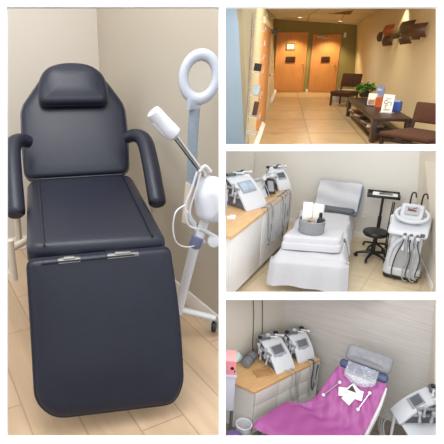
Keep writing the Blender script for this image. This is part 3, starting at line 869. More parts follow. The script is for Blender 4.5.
def device(room, name, label, cat, loc, rz, w, d, h, side, cables=(), notch=False, scr=None, group=None, probes=4):
    """desk-top aesthetic machine: white sloping front, grey sides, screen, handpieces on top and along one side"""
    t = thing(room, name, label, cat, loc, rz, group)
    n = 10; bulge = .035
    ang = math.atan2(h, d); ny, nz = -math.sin(ang), math.cos(ang)
    fc = []
    for i in range(n + 1):
        s = i / n; b = bulge * math.sin(PI * s) * (1.15 - .3 * s)
        fc.append((d * s + ny * b, h * s + nz * b))
    bk = d + .09
    bm = BM(); prism(bm, [(y + .012, z - .008 if z > .02 else z + .004) for y, z in fc] + [(bk, h - .01), (bk, .004)], .022, w - .022, 'X', None, .006)
    part('body', bm, M_devg, t, label='dark grey side')
    outer = fc; inner = [(y - ny * .03, z - nz * .03) for y, z in fc]
    inner[0] = (inner[0][0], 0.0)
    bm = BM(); prism(bm, outer + [(d + .05, h), (d + .05, h - .028)] + inner[::-1], 0, w, 'X', None, .008)
    fp = part('front_panel', bm, M_dev, t)
    s0 = .62; i = s0 * n
    cy, cz = d * s0, h * s0; b = bulge * math.sin(PI * s0) * (1.15 - .3 * s0)
    L_ = math.hypot(d, h)
    Ms = T(w / 2, cy + ny * (b + .001), cz + nz * (b + .001)) @ Matrix.Rotation(ang - R(4), 4, 'X')
    sw, sl = w * .64, L_ * .33
    o = [(-sw / 2, -sl / 2), (-sw * .22, -sl / 2), (-sw * .12, -sl * .60), (sw * .12, -sl * .60), (sw * .22, -sl / 2), (sw / 2, -sl / 2), (sw / 2, sl / 2), (-sw / 2, sl / 2)] if notch else rect(sw, sl, .01)
    bm = BM(); prism(bm, o, -.004, .007, 'Z', Ms, .002); bz = part('screen_bezel', bm, M_bez if not notch else M_bez, fp)
    bm = BM(); box(bm, (0, .01, .007), (sw * .80, sl * .70, .004), Ms); part('screen', bm, scr or M_scrd, bz)
    bm = BM(); box(bm, (w / 2, d + .055, h + .006), (w * 1.02, .10, .012), None, .004); box(bm, (w / 2, d + .10, h + .014), (w * 1.02, .012, .028), None, .003)
    part('top_tray', bm, M_bez, t)
    for k in range(3):
        x = w * (.14 + .36 * k)
        bm = BM(); handpiece(bm, T(x - .03, d + .03, h + .028) @ RZ(70 - 12 * k) @ RX(88), .8)
        q = part('handpiece', bm, M_probe if k != 0 else M_devg, t)
        bm = BM(); lathe(bm, [(.01, 0), (.03, .002), (.03, .02), (.02, .026)], 14, T(x + .02 * (k - 1), d + .065, h + .013)); part('treatment_head', bm, M_black if k != 1 else M_probe, q)
    sx = -.012 if side < 0 else w + .012
    bm = BM(); box(bm, (sx - side * .01, d * .75, h * .70), (.03, d * .5 + .06, .025), None, .004); box(bm, (sx - side * .01, d * .55 + .02, h * .42), (.03, d * .5, .025), None, .004)
    part('holder', bm, M_bez, t)
    for k in range(probes):
        u = k % 2; y = d * (.55 + .34 * (k // 2 if probes > 2 else k)) + .03 * u; z = h * (.62 if u else .36)
        bm = BM(); handpiece(bm, T(sx + side * .02, y, z - .06) @ RX(8 - 6 * k), 1.0); part('side_handpiece', bm, M_probe2, t)
    for k, (pts, r_, dark) in enumerate(cables):
        bm = BM(); tube(bm, pts, r_, 6, None, 6); part('cable', bm, M_cabd if dark else M_cab, t, True)
    return t

def edge(y, off=.03, z=.87):                       # a point just off the cabinet front edge
    return MC_ @ Vector((off, y, z))
rc_ = random.Random(11)
def hang(y0, y1, depth, start=None, back=.12):
    a = MC_ @ Vector((-.05, y0, .885)); b = edge(y0, .035, .885); c = edge(y0 + .03, .05, .87 - depth * .55); e = edge((y0 + y1) / 2, .055, .87 - depth); f = edge(y1, .05, .87 - depth * .5); g = edge(y1, .035, .885); h_ = MC_ @ Vector((-.05, y1 + .02, .885))
    return [a, b, c, e, f, g, h_]
cabA = [(hang(.55 + .045 * k, .70 + .05 * k, .46 + .07 * rc_.uniform(-1, 2)), .0042, k == 1) for k in range(7)]
cabC = [(hang(1.07 + .055 * k, 1.2 + .05 * k, .50 + .08 * rc_.uniform(-1, 1.4)), .0042, k % 4 == 2) for k in range(8)]
device('M', 'beauty_machine', 'large white beauty device with pale lit screen, nearest on the wood worktop', 'machine', (-.106, .422, .872), 62.1, .40, .36, .365, -1, cabA, scr=M_scr, group='white devices on the worktop')
device('M', 'beauty_machine', 'small white beauty device with dark screen, farthest on the wood worktop', 'machine', (.095, 1.50, .872), 53, .235, .21, .275, -1, cabC, group='white devices on the worktop')
# middle device: black-framed tilting screen on a white body
t = thing('M', 'beauty_machine', 'white beauty device with black framed tilted screen, between two bigger devices', 'machine', (-.055, 1.05, .872), 56)
bm = BM(); prism(bm, [(0, 0), (.03, .06), (.14, .20), (.26, .21), (.28, 0)], .0, .12, 'X', None, .015); part('body', bm, M_dev, t)
Ms = T(.20, .06, .13) @ RX(62) @ RZ(-12)
bm = BM(); prism(bm, rect(.15, .22, .02), -.012, .014, 'Z', Ms, .004); sb = part('screen_frame', bm, M_black, t, label='black screen frame')
bm = BM(); box(bm, (0, 0, .015), (.10, .15, .004), Ms); part('screen', bm, M_bez, sb)
bm = BM(); box(bm, (.2, .14, .05), (.06, .1, .1), None, .01); part('stand', bm, M_devg, t)
for k in range(4):
    bm = BM(); handpiece(bm, T(.03 + .075 * k, .20 - .02 * (k % 2), .21 + .01 * k) @ RZ(40 * k) @ RX(70), 1.4); part('handpiece', bm, M_probe, t)
for k, pts in enumerate((((.1, .1, .2), (.2, .12, .30), (.32, .1, .22), (.36, .02, .02)), ((.05, .05, .12), (.0, -.05, .2), (.05, -.1, .03)))):
    bm = BM(); tube(bm, pts, .006, 6, None, 6); part('cable', bm, M_cab, t)
# small things by the nearest device
bm = BM(); box(bm, (0, 0, .012), (.10, .07, .024), None, .006); box(bm, (.05, .05, .01), (.07, .05, .02), RZ(20), .005)
solo('M', 'cotton_pads', bm, M_white_p, 'small white pads on the worktop in front of the nearest device', 'pads', (-0.225, 0.106, 0.870), 20)

# ---- wall outlet
t = thing('M', 'wall_outlet', 'white outlet plate on the back wall beside the bed head', 'outlet', (1.268, 2.405, 0.392), -13.2)
bm = BM(); box(bm, (0, -.006, 0), (.08, .012, .125), None, .003); part('plate', bm, M_white_p, t)
for z in (-.03, .03):
    bm = BM(); box(bm, (0, -.013, z), (.035, .004, .03), None, .001); part('socket', bm, M_skirt, t)

# ---- bed with white towels
bd = thing('M', 'massage_bed', 'treatment bed with raised blue-edged backrest, covered in white towels', 'bed', (.74, 1.3, 0))
BX0, BX1 = .42, 1.05
bm = BM(); box(bm, ((BX0 + BX1) / 2, 1.3, .36), (BX1 - BX0 - .02, 1.7, .08), None, .02); part('frame', bm, M_dgrey, bd, True, label='dark grey frame')
bm = BM(); pad(bm, rect(BX1 - BX0 + .02, 1.62, .06, (BX0 + BX1) / 2, 1.20), .10, .035, .005, T(0, 0, .385)); part('mattress', bm, M_dgrey, bd, True)
Mk = T((.865), 2.10, .47) @ RZ(-6) @ RX(61)
bm = BM(); pad(bm, roundpoly([(-.335, -.02), (.31, -.02), (.325, .465), (-.33, .495)], .05), .07, .03, .005, Mk @ T(0, 0, -.07))
part('backrest', bm, mat('steel blue vinyl', '#6f87a4', .5, var=.05), bd, True, label='steel blue backrest')
for y in (.62, 1.95):
    for x in (BX0 + .08, BX1 - .08):
        bm = BM(); tube(bm, [(x, y, 0), (x, y, .34)], .03, 10); part('leg', bm, M_dgrey, bd, True)
def back_sheet(u, v):
    x = -.315 + .615 * u; y = .045 + .42 * v + .008 * math.sin(u * 9)
    return Mk @ Vector((x, y, .030 + .012 * math.sin(u * 7 + v * 4) * (v) + .012 * math.cos(v * 11 + u * 3)))
bm = BM(); grid(bm, back_sheet, 22, 18, None, .012)
solo('M', 'back_towel', bm, M_towel, 'white towel spread over the raised backrest of the bed', 'towel', (.84, 2.2, .6), drawn_in_room=True, group='white towels on the bed')
def flat_sheet(u, v):
    e = min(u, 1 - u); x = BX0 - .10 + (BX1 - BX0 + .20) * u
    drop = .0 if e > .085 else -.24 * ((.085 - e) / .085) ** 1.2
    return (x + (.01 * math.sin(v * 13) if e < .08 else 0), .93 + 1.10 * v, .512 + drop + .006 * math.sin(u * 11) * math.sin(v * 9))
bm = BM(); grid(bm, flat_sheet, 40, 26, None, .01)
solo('M', 'seat_towel', bm, M_towel, 'white towel hanging over the sides of the bed middle', 'towel', (.74, 1.5, .5), drawn_in_room=True, group='white towels on the bed')
def foot_sheet(u, v):
    # v: 0 at the hem in front, .45 at the near edge, 1 towards the head
    a = Vector((.285, .08)); b = Vector((1.165, .262)); p = a + (b - a) * u
    e = min(u, 1 - u)
    side = 0 if e > .10 else ((.10 - e) / .10) ** 1.3
    if v < .5:
        k = v / .5
        z = .085 + (.46 - .085) * k; y = p.y - .02 - .015 * math.sin(u * 17) * (1 - k); x = p.x + (u - .5) * .06 * (1 - k)
        if k > .85: y += (k - .85) * .15
        z += .02 * math.sin(u * 5) * (1 - k)
        return (x, y + side * .05, z)
    k = (v - .5) / .5
    return (p.x + (.02 if u < .5 else -.02) * 0, p.y + .005 + .56 * k, .49 + .016 * min(1, k * 6) - side * .30 * min(1, .15 + k * 1.5) + .004 * math.sin(u * 14))
bm = BM(); grid(bm, foot_sheet, 44, 40, None, .012)
solo('M', 'foot_towel', bm, M_towel, 'white towel hanging down the front of the bed foot', 'towel', (.72, .3, .3), drawn_in_room=True, group='white towels on the bed')
qa, qb, qc, qd = (0.377, 0.239, 0.700), (1.041, 0.366, 0.700), (1.056, 0.730, 0.700), (0.478, 0.738, 0.700)
bm = BM()
pad(bm, roundpoly([qa[:2], qb[:2], qc[:2], qd[:2]], .07, 5), .182, .035, .006, T(0, 0, .518))
t = BM(); pad(t, roundpoly([(x + (x - .7) * .03, y + (y - .62) * .03 - .004) for x, y in (qa[:2], qb[:2], qc[:2], qd[:2])], .07, 5), .10, .02, .0, T(0, 0, .516))
add(bm, t)
for v in bm.verts:
    v.co.z += .004 * math.sin(v.co.x * 23 + v.co.y * 9)
solo('M', 'towel_block', bm, M_towel, 'thick white towel-covered cushion block under the round grey basket', 'cushion', (.7, .65, .5), drawn_in_room=True)
bm = BM(); pad(bm, rect(.52, .15, .05), .06, .02, .006)
solo('M', 'neck_bolster', bm, mat('charcoal vinyl', '#54585e', .5, var=.05), 'flat charcoal pad across the bed below the raised backrest', 'pad', (0.869, 1.981, 0.520), -4)

# ---- round basket and what stands in it
BC_ = (0.683, 0.487, 0.710)
t = thing('M', 'round_basket', 'round grey basket standing on the white cushion block', 'basket', (BC_[0], BC_[1], .712))
M_felt = mat('grey felt', '#83868b', .8, var=.08, scale=30)
bm = BM(); lathe(bm, [(.135, 0), (.15, .004), (.157, .15), (.150, .15), (.142, .012), (.0, .01)], 30); part('wall', bm, M_felt, t)
bm = BM(); tube(bm, [(.154 * math.cos(a * PI / 15), .154 * math.sin(a * PI / 15), .15) for a in range(30)], .006, 6, closed=True); part('rim', bm, M_bez, t)
bz = .726
for nm, x, y, s, rzz, lb in (('white_box', -.068, .034, (.115, .05, .33), 8, 'tall white box standing in the left of the grey basket'), ('white_box', .058, .046, (.12, .05, .32), -14, 'tall white box standing in the middle of the grey basket')):
    bm = BM(); box(bm, (0, 0, s[2] / 2), s, None, .003); box(bm, (0, 0, s[2] - .03), (s[0] + .003, s[1] + .003, .002))
    solo('M', nm, bm, M_white_p, lb, 'box', (BC_[0] + x, BC_[1] + y, bz), rzz, group='white boxes in the basket')
t = thing('M', 'black_bottle', 'black bottle standing in the right of the grey basket', 'bottle', (BC_[0] + .095, BC_[1] - .03, bz))
bm = BM(); lathe(bm, [(.03, 0), (.037, .01), (.037, .15), (.02, .18), (.016, .19)], 18); part('body', bm, M_black, t)
bm = BM(); lathe(bm, [(.019, .185), (.02, .19), (.02, .235), (.015, .24)], 14); part('cap', bm, M_black, t)
M_bag = mat('tan crumpled wrapper', '#a8937c', .6, var=.3, scale=30, bump=.4, bscale=40)
for k, (x, y, z, s) in enumerate(((-.08, -.055, .10, .038), (.015, -.09, .11, .036), (-.02, -.025, .135, .030))):
    bm = BM(); bmesh.ops.create_icosphere(bm, subdivisions=2, radius=s)
    for v in bm.verts: v.co *= 1 + .25 * rc_.uniform(-1, 1); v.co.z *= .8
    solo('M', 'wrapper', bm, M_bag, 'tan crumpled wrapper in the grey basket, %s' % ('leftmost of the three', 'next to the black bottle', 'at the back by the white boxes')[k], 'wrapper', (BC_[0] + x, BC_[1] + y, bz + z), 0, group='wrappers in the basket')
bm = BM(); lathe(bm, [(.0, 0), (.10, 0), (.10, .002), (.0, .003)], 16); solo('M', 'cloth_filling', bm, M_towel, 'white cloth lining at the bottom of the grey basket', 'cloth', (BC_[0], BC_[1], bz + .0))

# ---- instrument stand and stool
SP_ = (1.483, 2.050, 0.822)
t = thing('M', 'instrument_stand', 'black instrument stand with flat tray beside the bed head', 'stand', (SP_[0] - .0, 2.05, 0))
th = SP_[2]
bm = BM(); box(bm, (0, 0, th), (.42, .28, .014), None, .004)
for c, s in (((0, -.14, th + .015), (.43, .012, .04)), ((0, .14, th + .015), (.43, .012, .04)), ((-.21, 0, th + .015), (.012, .28, .04)), ((.21, 0, th + .015), (.012, .28, .04))): box(bm, c, s, None, .003)
part('tray', bm, M_black, t)
bm = BM(); tube(bm, [(.0, .02, .06), (.0, .02, th)], .018, 12); tube(bm, [(0, .02, .3), (0, .02, .5)], .026, 12); part('pole', bm, M_black, t)
for k in range(5):
    a = R(20 + 72 * k)
    bm = BM(); tube(bm, [(0, .02, .075), (.12 * math.cos(a), .02 + .12 * math.sin(a), .065), (.17 * math.cos(a), .02 + .17 * math.sin(a), .05)], .016, 8); q = part('leg', bm, M_black, t)
    bm = BM(); lathe(bm, [(.006, -.012), (.022, -.010), (.022, .010), (.006, .012)], 12, T(.17 * math.cos(a), .02 + .17 * math.sin(a), .024) @ RY(90) @ RX(math.degrees(a))); part('caster', bm, M_black, q)
bm = BM(); box(bm, (.02, .0, 0), (.33, .2, .012), RZ(-3), .002); solo('M', 'paper_liner', bm, M_white_p, 'white paper liner on the black instrument tray', 'paper', (SP_[0], 2.05, th + .014))
for k in range(3):
    bm = BM(); tube(bm, [(-.08, 0, 0), (.0, 0, .004), (.10, .01, 0)], .005, 6)
    solo('M', 'instrument', bm, M_devg, 'thin grey instrument on the white liner, %s' % ('nearest of three', 'middle of three', 'rearmost of three')[k], 'instrument', (SP_[0] + .02, 2.01 + .045 * k, th + .027), 8 * k, group='instruments on the tray')
sz = 0.427; sx_ = 1.444
t = thing('M', 'rolling_stool', 'round black rolling stool in front of the instrument stand', 'stool', (sx_, 1.63, 0))
bm = BM(); lathe(bm, [(.10, sz - .075), (.15, sz - .065), (.165, sz - .045), (.165, sz - .02), (.155, sz - .004), (.12, sz), (0, sz + .002)], 28); part('seat', bm, M_black, t)
bm = BM(); tube(bm, [(0, 0, .07), (0, 0, sz - .07)], .02, 12); tube(bm, [(0, 0, .07), (0, 0, .22)], .03, 12); part('column', bm, M_black, t)
for k in range(5):
    a = R(250 + 72 * k)
    bm = BM(); tube(bm, [(0, 0, .10), (.12 * math.cos(a), .12 * math.sin(a), .085), (.215 * math.cos(a), .215 * math.sin(a), .058)], [.024, .022, .016], 8); q = part('leg', bm, M_black, t)
    bm = BM(); lathe(bm, [(.008, -.016), (.027, -.014), (.027, .014), (.008, .016)], 12, T(.215 * math.cos(a), .215 * math.sin(a), .028) @ RZ(math.degrees(a) + 30) @ RX(90)); part('caster', bm, M_black, q)

# ---- big white rolling machine
mz = 0.939
t = thing('M', 'rolling_beauty_machine', 'large white rolling beauty machine with ring handle and hanging cables', 'machine', (1.815, 1.25, 0), -9)
k = mz / 1.0
bm = BM(); prism(bm, rect(.42, .44, .08), .0, .055, 'Z', T(0, 0, .012), .01); part('plinth', bm, M_black, t, label='black plinth')
bm = BM(); prism(bm, rect(.44, .46, .10), .055, .17, 'Z', None, .03, 3); part('base', bm, M_dev, t)
bm = BM(); prism(bm, [(-.21, .15), (.17, .15), (.19, .30), (.21, .62 * k), (.15, .70 * k), (-.10, .70 * k), (-.16, .60 * k), (-.20, .35)], -.18, .18, 'X', None, .03, 3); part('body', bm, M_dev, t)
M_pan = mat('silver grey panel', '#a9aaab', .4, var=.03)
bm = BM(); prism(bm, roundpoly([(-.11, .18), (.11, .18), (.11, .56 * k), (-.06, .60 * k)], [.02, .02, .05, .16]), -.222, -.17, 'Y', None, .01); part('front_panel', bm, M_pan, t, label='silver grey panel')
bm = BM(); tube(bm, [(-.17, -.20, .15), (-.168, -.205, .32 * k), (-.13, -.20, .50 * k), (-.03, -.19, .62 * k), (.10, -.18, .68 * k)], .035, 10, None, 6, flat=(1, .6)); part('arch', bm, M_dev, t)
bm = BM(); prism(bm, [(-.27, .66 * k), (-.25, .72 * k), (.10, .86 * k), (.20, .84 * k), (.20, .66 * k)], -.225, .225, 'X', None, .03, 3); cn = part('console', bm, M_dev, t)
bm = BM()
for x in (-.02, .05, .12): lathe(bm, [(.012, 0), (.02, .004), (.02, .02), (.01, .024)], 12, T(x, -.262, .69 * k) @ RX(75))
box(bm, (.17, -.262, .71 * k), (.05, .03, .04), None, .006)
part('port', bm, M_devg, cn)
bm = BM(); prism(bm, [(-.12, .80 * k), (-.06, .85 * k), (.10, 1.0 * k), (.17, .99 * k), (.17, .80 * k)], -.13, .13, 'X', T(-.01, 0, 0), .03, 3); hd = part('head', bm, M_dev, t)
Ms = T(-.01, -.005, .905 * k) @ RX(43)
bm = BM(); box(bm, (0, .03, .012), (.17, .12, .012), Ms, .004); part('screen', bm, M_pan, hd, label='pale grey screen')
bm = BM(); box(bm, (0, .03, .021), (.10, .02, .004), Ms); part('screen_bar', bm, M_devg, hd)
bm = BM(); tube(bm, [(.185 * math.cos(R(a)), .0 + .17 * math.sin(R(a)), (.885 + .05 * math.sin(R(a))) * k) for a in range(0, 360, 12)], .023, 12, closed=True); part('ring_handle', bm, M_dev, t)
for x in (-.055, .075):
    bm = BM(); tube(bm, [(x, .12, .95 * k), (x, .13, 1.08 * k), (x + .012, .12, 1.15 * k), (x + .045, .10, 1.16 * k), (x + .062, .09, 1.10 * k)], .010, 8, None, 5); part('hook', bm, M_black, t, label='black hook')
bm = BM(); tube(bm, [(-.06, -.02, .98 * k), (-.02, -.04, .97 * k), (.05, -.02, 1.0 * k)], .007, 6, None, 5); part('cord_tie', bm, mat('dark red cord', '#8a3a34', .5, var=.1), t, label='dark red cord')
for i, (x, x2, dark, low) in enumerate(((-.02, -.10, 1, .02), (.02, .02, 0, .02), (.06, .06, 1, .05), (.09, .10, 0, .03), (.13, .12, 0, .06), (.15, .17, 1, .10))):
    bm = BM(); tube(bm, [(x, -.272, .69 * k), (x - .01, -.31, .58 * k), (x2 + .02, -.30, .36), (x2, -.29, .14), (x2 + .03, -.27, low + .02), (x2 + .07, -.25, low + .01)], .008, 6, None, 6); part('cable', bm, M_cabd if dark else M_cab, t)
    if i % 2 == 0:
        bm = BM(); handpiece(bm, T(x, -.29, .47 * k) @ RX(-6), 1.3); part('handpiece', bm, M_probe, t)
for dx in (-.235, -.255):
    bm = BM(); tube(bm, [(dx, .16, .12), (dx - .015, .18, .60 * k), (dx - .005, .20, .96 * k)], .008, 6); part('side_rod', bm, M_black, t)
bm = BM(); lathe(bm, [(.03, 0), (.05, .02), (.05, .10), (.03, .12)], 14, T(-.20, .06, .70 * k)); part('canister', bm, M_steam, t)

# ================================================================ LOWER TREATMENT ROOM SHELL
M_wallb = mat('beige grey wall paint', '#c6c0b4', .85, var=.02, scale=1.2, bump=.04, spec=.2)
M_grain = mat('grey wood grain panel', '#c0bcb7', .6, var=.09, scale=3.2, stretch=(.7, .7, 16), spec=.3)
M_floorb = tile_mat('grey brown floor tiles', '#8c8278', '#867c72', '#6c635a', (.98, .2), (-.2, .98), .6, .6, 0, .012, .45, (2, 3, 1), .15)
YC = 1.249
G0 = (-0.640, -0.123, 1.749); G1 = (-0.640, 1.178, 1.339); G2 = (1.115, 1.801, 1.935)
CB_ = (-.64, YC, 0)
E2 = (1.177, 1.820, 0.831)
bm = BM(); thick_wall(bm, [(-.64, -1.5, 0), CB_, G1, G0], (1, 0, 0), .04)
struct('B', 'wall_left', bm, M_wallb, 'beige grey wall behind the two white devices', 'wall')
bm = BM(); thick_wall(bm, [CB_, (E2[0], E2[1], 0), (1.001, 1.765, 1.895), G1], (.30, -.954, 0), .04)
struct('B', 'wall_back', bm, M_grain, 'grey wood grain wall behind the bed with the magenta sheet', 'wall')
bm = BM(); thick_wall(bm, [(E2[0], E2[1], 0), (E2[0] + .25, E2[1] - .22, 0), (1.086, 1.900, 1.891), (1.001, 1.765, 1.895)], (-.66, -.75, 0), .03)
struct('B', 'wall_right', bm, M_beige2, 'beige wall strip at the right edge of the lower room', 'wall')
bm = BM(); thick_wall(bm, [(-.6, -1.65, 0), (1.5, -2.2, 0), (4.2, 1.2, 0), (E2[0] + 1.0, E2[1] + .8, 0), (-.7, YC + .1, 0), (-.7, -1.6, 0)], (0, 0, 1), .04)
struct('B', 'floor', bm, M_floorb, 'grey brown floor of the lower treatment room', 'floor')

# ---- drawer cabinet and worktop
cp = [(-.039, .035), (.002, 1.20), (-.50, 1.15), (-.565, 1.10), (-.565, -.14)]
t = thing('B', 'drawer_cabinet', 'pale grey drawer cabinet under the wood worktop with two white devices', 'cabinet', (-.25, .55, 0))
M_lamb = mat('pale grey laminate', '#c8c5bf', .45, var=.02)
bm = BM(); prism(bm, [(x * 1.0 - .012 if x > -.2 else x, y + (.012 if y < .2 else -.012)) for x, y in cp], .0, .655, 'Z'); part('body', bm, M_lamb, t, True)
for c in range(3):
    for r_ in range(3):
        y0 = .05 + c * .382; z0 = .05 + r_ * .203
        bm = BM(); box(bm, (.006, y0 + .187, z0 + .098), (.02, .374, .196), T(-.043, .0, 0) @ RZ(-2.1), .003); dr = part('drawer', bm, M_lamb, t, True)
bm = BM(); prism(bm, [(x + (.012 if x > -.2 else 0), y + (-.012 if y < .2 else .0)) for x, y in cp], .655, .69, 'Z', None, .004)
solo('B', 'worktop', bm, mat('honey wood worktop', '#c19a6b', .45, var=.12, scale=5, stretch=(8, 1, 8)), 'honey wood worktop under the two white devices', 'worktop', (-.2, .55, .66), drawn_in_room=True)

def front(y, off, z): return Vector((-.039 + .0352 * (y - .035) + off, y, z))
cb1 = [([front(.70, -.06, .706), front(.72, .02, .712), front(.74, .03, .50), front(.80, .035, .30), front(.84, .03, .08)], .007, False), ([front(.60, -.08, .706), front(.66, .025, .712), front(.64, .035, .45), front(.74, .03, .25), front(.78, .035, .6), front(.80, .03, .66)], .006, False)]
cb2 = [([front(.98 + .05 * k, -.06, .706), front(1.0 + .05 * k, .022, .712), front(.97 + .06 * k, .035, .42), front(1.03 + .05 * k, .03, .2 + .06 * k), front(1.08 + .03 * k, .03, .5), front(1.1 + .03 * k, .035, .65)], .007, k == 1) for k in range(3)]
M_scrb = mat('grey screen', '#5d6167', .25, var=.08)
device('B', 'beauty_machine', 'white beauty device with grey screen on the worktop, nearer of the two', 'machine', (-.095, .482, .692), 82.8, .305, .33, .285, -1, cb1, True, M_scrb, 'white devices on the lower worktop')
device('B', 'beauty_machine', 'white beauty device with grey screen on the worktop, the one by the corner', 'machine', (-.088, .875, .692), 80, .28, .225, .285, -1, cb2, True, M_scrb, 'white devices on the lower worktop')
for k, (x, y) in enumerate(((253, 338), (262, 338))):
    p = (-0.620, 0.564, 0.916) if k == 0 else (-0.620, 0.740, 0.849)
    q = (-0.620, 0.505, 1.597) if k == 0 else (-0.620, 0.672, 1.544)
    bm = BM(); tube(bm, [q, (q[0], (q[1] * .6 + p[1] * .4) + .02, (q[2] + p[2]) / 2), p, (p[0], p[1] + .01, p[2] - .2), (-.61, p[1] + .03, .74)], .005, 8, None, 6)
    solo('B', 'hanging_cord', bm, M_cabd, ('dark cord hanging down the beige wall, the left one', 'dark cord hanging down the beige wall, the right one')[k], 'cord', (-.62, p[1], p[2]), drawn_in_room=True, group='cords on the beige wall')

# ---- things left of the devices
M_pink = mat('pink card', '#d98590', .5, var=.06)
P1 = (-0.080, -0.233, 1.000)
t = TR1 = T(P1) @ RZ(50)
t = thing('B', 'drawer_trolley', 'pale lavender grey trolley at the left edge under the pink box', 'trolley', TR1 @ Vector((-.10, .12, -1.0)), 50)
M_lavg = mat('lavender grey plastic', '#b6b7c4', .45, var=.03)
bm = BM(); box(bm, (0, 0, .72), (.18, .23, .48), None, .03); part('body', bm, M_lavg, t)
bm = BM(); box(bm, (0, 0, .98), (.20, .25, .04), None, .012); part('top', bm, M_lavg, t)
for x in (-.07, .07):
    for y in (-.09, .09):
        bm = BM(); tube(bm, [(x, y, 0), (x, y, .50)], .014, 8); part('leg', bm, M_devg, t, label='dark grey leg')
t = thing('B', 'pink_box', 'pink box with a dark round mark on the lavender trolley', 'box', TR1 @ Vector((-.095, .115, .001)), 48)
bm = BM(); box(bm, (0, 0, .09), (.17, .2, .18), None, .006); part('carton', bm, M_pink, t)
bm = BM(); box(bm, (0, 0, .188), (.176, .206, .02), None, .004); part('lid', bm, mat('pale pink card', '#e5a9ab', .5, var=.04), t)
bm = BM(); lathe(bm, [(.022, 0), (.022, .002)], 16, T(.04, -.1008, .09) @ RX(90)); box(bm, (.07, -.1008, .05), (.012, .002, .03)); part('mark', bm, M_black, t, label='dark mark')
M_mint = mat('mint cloth', '#b7d4cf', .8, var=.1, scale=20)
p = (-0.490, 0.231, 0.690)
bm = BM(); bmesh.ops.create_icosphere(bm, subdivisions=3, radius=.07)
for v in bm.verts: v.co *= 1 + .12 * math.sin(v.co.x * 70) * math.cos(v.co.y * 60); v.co.z = max(-.05, v.co.z * 1.15)
solo('B', 'mint_bag', bm, M_mint, 'pale mint bag on the worktop behind the pink box', 'bag', (p[0] - .11, p[1] + .035, .744))
p = (-0.416, 0.337, 0.690)
t = thing('B', 'dark_roll', 'dark grey roll lying on the worktop left of the nearer device', 'roll', (p[0] - .05, p[1] + .02, .754), 20)
bm = BM(); lathe(bm, [(.0, -.12), (.05, -.12), (.06, -.11), (.06, .11), (.05, .12), (.0, .12)], 20, RX(90)); part('roll', bm, mat('grey vinyl', '#6f7379', .5, var=.06), t)
bm = BM(); tube(bm, [(.061 * math.cos(a), .0, .061 * math.sin(a)) for a in [i * PI / 8 for i in range(16)]], .004, 6, closed=True); part('band', bm, M_black, t)
p = (-0.201, 0.362, 0.690)
t = thing('B', 'wooden_tray', 'thin tan tray lying on the worktop in front of the nearer device', 'tray', (p[0] - .02, p[1], .69), 70)
M_tanw = mat('tan wood', '#a98154', .5, var=.12)
bm = BM(); box(bm, (0, 0, .004), (.22, .13, .008), None, .002); part('plate', bm, M_tanw, t)
bm = BM(); tube(bm, [(-.11, -.065, .012), (.11, -.065, .012), (.11, .065, .012), (-.11, .065, .012)], .006, 6, closed=True); part('rim', bm, M_tanw, t)
p = (-0.044, -0.100, 0.260)
t = thing('B', 'white_bin', 'round white bin on the floor beside the drawer cabinet', 'bin', (p[0], p[1], 0))
bm = BM(); lathe(bm, [(.07, 0), (.076, .004), (.098, .26), (.090, .26), (.072, .012), (0, .01)], 28); part('bucket', bm, M_plast, t)
bm = BM(); tube(bm, [(.095 * math.cos(i * PI / 14), .095 * math.sin(i * PI / 14), .26) for i in range(28)], .008, 6, closed=True); part('rim', bm, M_plast, t)
p = (0.035, -0.269, 0.200)
bm = BM(); bmesh.ops.create_icosphere(bm, subdivisions=3, radius=.11)
for v in bm.verts: v.co.x *= 1 + .1 * math.sin(v.co.y * 40); v.co.z = max(-.2, v.co.z * (.8 if v.co.z > 0 else 2.0))
solo('B', 'purple_bag', bm, mat('violet plastic', '#6a5a8c', .4, var=.2, scale=16), 'violet bag at the bottom left corner beside the bin', 'bag', (p[0] - .02, p[1] - .04, .2))

# ---- bed with the magenta sheet
M_mag = mat('magenta satin', '#9c4f8d', .42, var=.08, scale=5, bump=.25, bscale=9, spec=.4)
ROWS = [((0.184, -0.226, 0.500), (0.973, 0.032, 0.500)), ((0.144, 0.333, 0.510), (1.029, 0.377, 0.510)), ((0.296, 0.499, 0.520), (1.042, 0.626, 0.520)),
        ((0.392, 0.654, 0.660), (1.023, 0.808, 0.660)), ((0.409, 0.809, 0.820), (1.010, 0.941, 0.820)), ((0.433, 0.930, 0.970), (0.970, 1.093, 0.970))]
ROWS = [(Vector(a), Vector(b)) for a, b in ROWS]
SL = smooth_path([a for a, b in ROWS], 8); SR = smooth_path([b for a, b in ROWS], 8)
NR = len(SL) - 1
def bedpt(u, v, ext=0.):
    f = v * NR; i = min(int(f), NR - 1); k = f - i
    a = SL[i] + (SL[i + 1] - SL[i]) * k; b = SR[i] + (SR[i + 1] - SR[i]) * k
    c = a + (b - a) * u
    return c + (b - a).normalized() * (u - .5) * 2 * ext
def bednormal(u, v):
    e = .02
    return (bedpt(min(1, u + e), v) - bedpt(max(0, u - e), v)).cross(bedpt(u, min(1, v + e)) - bedpt(u, max(0, v - e))).normalized()
cxy = bedpt(.5, .4)
bd = thing('B', 'massage_bed', 'treatment bed with raised head end under the magenta sheet', 'bed', (cxy.x, cxy.y, 0))
M_edge = mat('white mattress cover', '#e9e5e8', .8, var=.03)
def mat_surf(dz, ext):
    def f(u, v):
        p = bedpt(.045 + u * (.955 + ext), v * .93 + .05); return p + Vector((0, 0, dz))
    return f
bm = BM(); grid(bm, mat_surf(-.035, .028), 12, 40, None, 0)
r_ = bmesh.ops.extrude_face_region(bm, geom=bm.faces[:])
for v in [g for g in r_['geom'] if isinstance(g, bmesh.types.BMVert)]: v.co.z -= .10
part('mattress', bm, M_edge, bd, True)
bm = BM()
a, b, c, d = bedpt(0, .02, -.03), bedpt(1, .02, -.03), bedpt(1, .45, -.03), bedpt(0, .45, -.03)
